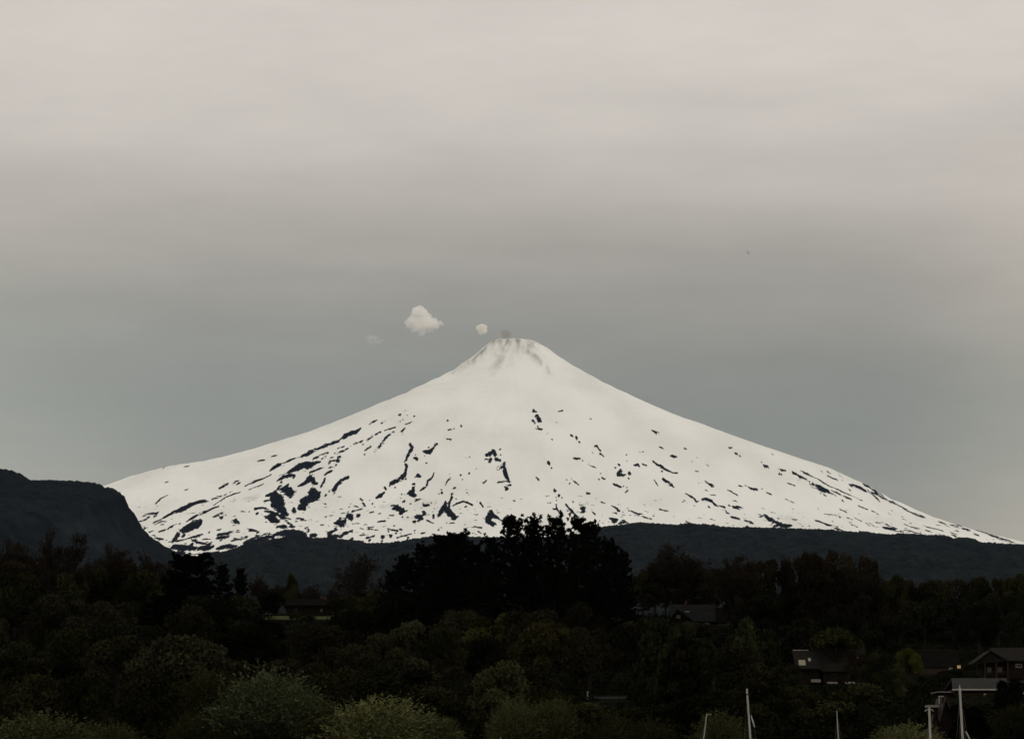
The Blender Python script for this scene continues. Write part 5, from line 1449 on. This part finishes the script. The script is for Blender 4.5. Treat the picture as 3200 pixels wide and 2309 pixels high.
# ------------------------------------------------------------------ added unseen cloud slab that keeps sun and sky off the wooded shore
dx_ = np.linspace(-13000, 13000, 70); dy_ = np.linspace(-17000, 1600, 60)
DX, DY = np.meshgrid(dx_, dy_)
edge = np.minimum.reduce([np.clip((1600 - DY) / 1500, 0, 1), np.clip((DY + 17000) / 2000, 0, 1), np.clip((13000 - np.abs(DX)) / 2000, 0, 1)])
edge = np.sqrt(edge)
ub = 3700 - 330 * edge + 160 * fbm(DX / 1500, DY / 1500, 300, 4)
ut = 3720 + edge * (700 + 500 * fbm(DX / 2500, DY / 2500, 310, 4))
ub = np.minimum(ub, ut - 5)
nyx = DX.shape
vv = np.concatenate([np.stack([DX, DY, ub], -1).reshape(-1, 3), np.stack([DX, DY, ut], -1).reshape(-1, 3)])
ii = np.arange(DX.size).reshape(nyx); jj = ii + DX.size
fb = np.stack([ii[:-1, :-1], ii[1:, :-1], ii[1:, 1:], ii[:-1, 1:]], -1).reshape(-1, 4)
ft = np.stack([jj[:-1, :-1], jj[:-1, 1:], jj[1:, 1:], jj[1:, :-1]], -1).reshape(-1, 4)
ring = np.concatenate([ii[0, :], ii[1:, -1], ii[-1, -2::-1], ii[-2:0:-1, 0]])
rn = np.roll(ring, -1)
fs = np.stack([ring, rn, rn + DX.size, ring + DX.size], -1)
cl_m = noisy_mat("shade_slab_grey", (0.55, 0.55, 0.56), (0.68, 0.68, 0.68), 0.0006, 1.0, 0.0)
cl = link("shade_slab", mesh_np("shade_slab", vv, np.concatenate([fb, ft, fs]), 4), cl_m, smooth=True)
tag(cl, "added unseen slab that shades the lake and wooded shore from above", "cloud", kind="stuff")

# ------------------------------------------------------------------ haze
b = MB(); b.box(-8100, 8100, -420, 18900, -8, 3000)
m = bpy.data.materials.new("haze"); m.use_nodes = True
nt = m.node_tree; nt.nodes.remove(nt.nodes["Principled BSDF"])
pv = nd(nt, "ShaderNodeVolumePrincipled"); pv.inputs["Color"].default_value = (0.38, 0.66, 1.0, 1); pv.inputs["Density"].default_value = HAZE
pv.inputs["Anisotropy"].default_value = 0.0
nt.links.new(pv.outputs[0], nt.nodes["Material Output"].inputs["Volume"])
hz = b.build("haze", m)
tag(hz, "thin blue-grey air between the shore and the volcano", "haze", kind="stuff")

# ------------------------------------------------------------------ sky and sun
SUN_EL, SUN_AZ = math.radians(56), math.radians(150)      # behind the camera, to its right
wd = bpy.data.worlds.new("World"); SC.world = wd
wd.use_nodes = True
nt = wd.node_tree
bg = nt.nodes["Background"]
sky = nd(nt, "ShaderNodeTexSky", sky_type="NISHITA"); sky.sun_disc = False
sky.sun_elevation = SUN_EL; sky.sun_rotation = SUN_AZ
sky.air_density = 1.0; sky.dust_density = 2.0
tc = nd(nt, "ShaderNodeTexCoord")
sep = nd(nt, "ShaderNodeSeparateXYZ"); nt.links.new(tc.outputs["Generated"], sep.inputs[0])
# long soft bands of cloud: noise stretched along the horizon bends the height at which the layer is read
mp = nd(nt, "ShaderNodeMapping"); mp.inputs["Scale"].default_value = (2.2, 2.2, 16.0)
nt.links.new(tc.outputs["Generated"], mp.inputs["Vector"])
nz = nd(nt, "ShaderNodeTexNoise"); nz.inputs["Scale"].default_value = 1.6; nz.inputs["Detail"].default_value = 5; nz.inputs["Roughness"].default_value = 0.55
nt.links.new(mp.outputs["Vector"], nz.inputs["Vector"])
w1 = nd(nt, "ShaderNodeMath", operation="MULTIPLY_ADD"); w1.inputs[1].default_value = 0.04; w1.inputs[2].default_value = -0.02
nt.links.new(nz.outputs["Fac"], w1.inputs[0])
zz = nd(nt, "ShaderNodeMath", operation="ADD"); nt.links.new(sep.outputs["Z"], zz.inputs[0]); nt.links.new(w1.outputs[0], zz.inputs[1])
# the dark layer hangs lower towards the right (east)
tl = nd(nt, "ShaderNodeMath", operation="MULTIPLY_ADD"); tl.inputs[1].default_value = SKY_TILT
nt.links.new(sep.outputs["X"], tl.inputs[0]); nt.links.new(zz.outputs[0], tl.inputs[2])
ramp = nd(nt, "ShaderNodeValToRGB"); ramp.color_ramp.interpolation = "B_SPLINE"
els = ramp.color_ramp.elements
stops = SKY
els[0].position = stops[0][0]; els[0].color = (*lin(stops[0][1]), 1)
els[1].position = stops[-1][0]; els[1].color = (*lin(stops[-1][1]), 1)
for p, c in stops[1:-1]:
    e = els.new(p); e.color = (*lin(c), 1)
nt.links.new(tl.outputs[0], ramp.inputs["Fac"])
# the lower sky is paler at both sides of the view, darkest behind the cone's right flank
ax = nd(nt, "ShaderNodeMapRange"); ax.inputs["From Min"].default_value = -0.19; ax.inputs["From Max"].default_value = 0.19
nt.links.new(sep.outputs["X"], ax.inputs["Value"])
axr = nd(nt, "ShaderNodeValToRGB"); axr.color_ramp.interpolation = "EASE"
ae = axr.color_ramp.elements
ae[0].position = 0.0; ae[0].color = (0.62, 0.62, 0.6, 1); ae[1].position = 1.0; ae[1].color = (0.63, 0.605, 0.575, 1)
for p, v in ((0.25, 0.50), (0.55, 0.45), (0.8, 0.455)):
    e = ae.new(p); e.color = (v, v, v, 1)
nt.links.new(ax.outputs[0], axr.inputs["Fac"])
lowm = nd(nt, "ShaderNodeMapRange"); lowm.inputs["From Min"].default_value = 0.23; lowm.inputs["From Max"].default_value = 0.13
nt.links.new(sep.outputs["Z"], lowm.inputs["Value"])
mixa = nd(nt, "ShaderNodeMix", data_type="RGBA"); mixa.inputs["A"].default_value = (0.5, 0.5, 0.5, 1)
nt.links.new(lowm.outputs[0], mixa.inputs["Factor"]); nt.links.new(axr.outputs["Color"], mixa.inputs["B"])
m2 = nd(nt, "ShaderNodeVectorMath", operation="SCALE"); m2.inputs["Scale"].default_value = 20.0      # x2, and x10 for the background strength of 0.1
# faint uneven patches in the cloud layer
mpf = nd(nt, "ShaderNodeMapping"); mpf.inputs["Scale"].default_value = (9, 9, 38)
nf = nd(nt, "ShaderNodeTexNoise"); nf.inputs["Scale"].default_value = 1.3; nf.inputs["Detail"].default_value = 8; nf.inputs["Roughness"].default_value = 0.6
nt.links.new(tc.outputs["Generated"], mpf.inputs["Vector"]); nt.links.new(mpf.outputs["Vector"], nf.inputs["Vector"])
fr = nd(nt, "ShaderNodeMapRange"); fr.inputs["From Min"].default_value = 0.25; fr.inputs["From Max"].default_value = 0.75; fr.inputs["To Min"].default_value = 0.93; fr.inputs["To Max"].default_value = 1.07
nt.links.new(nf.outputs["Fac"], fr.inputs["Value"])
fm = nd(nt, "ShaderNodeVectorMath", operation="SCALE"); nt.links.new(mixa.outputs["Result"], fm.inputs[0]); nt.links.new(fr.outputs[0], fm.inputs["Scale"])
nt.links.new(fm.outputs[0], m2.inputs[0])
mulc = nd(nt, "ShaderNodeVectorMath", operation="MULTIPLY")
nt.links.new(ramp.outputs["Color"], mulc.inputs[0]); nt.links.new(m2.outputs[0], mulc.inputs[1])
mixs = nd(nt, "ShaderNodeMix", data_type="RGBA"); mixs.inputs["Factor"].default_value = 0.97     # nearly closed cloud cover over the clear sky
nt.links.new(sky.outputs["Color"], mixs.inputs["A"]); nt.links.new(mulc.outputs[0], mixs.inputs["B"])
nt.links.new(mixs.outputs["Result"], bg.inputs["Color"])
bg.inputs["Strength"].default_value = 0.1

sl = bpy.data.lights.new("sun", "SUN"); sl.energy = SUN_E; sl.angle = math.radians(12); sl.color = (1.0, 0.955, 0.88)
so = bpy.data.objects.new("sun", sl); COL.objects.link(so)
dv = Vector((math.sin(SUN_AZ) * math.cos(SUN_EL), math.cos(SUN_AZ) * math.cos(SUN_EL), math.sin(SUN_EL)))
so.rotation_euler = dv.to_track_quat("Z", "Y").to_euler()
so.location = dv * 3000

SC.render.engine = "CYCLES"
SC.view_settings.view_transform = "Standard"
SC.view_settings.look = "None"
SC.view_settings.exposure = 0.0
SC.view_settings.gamma = 1.0
SC.cycles.use_denoising = True
SC.cycles.max_bounces = 8
SC.cycles.diffuse_bounces = 3
SC.cycles.glossy_bounces = 2
SC.cycles.transmission_bounces = 2
SC.cycles.volume_bounces = 7
SC.cycles.transparent_max_bounces = 8
SC.cycles.caustics_reflective = False
SC.cycles.caustics_refractive = False
SC.cycles.volume_max_steps = 256
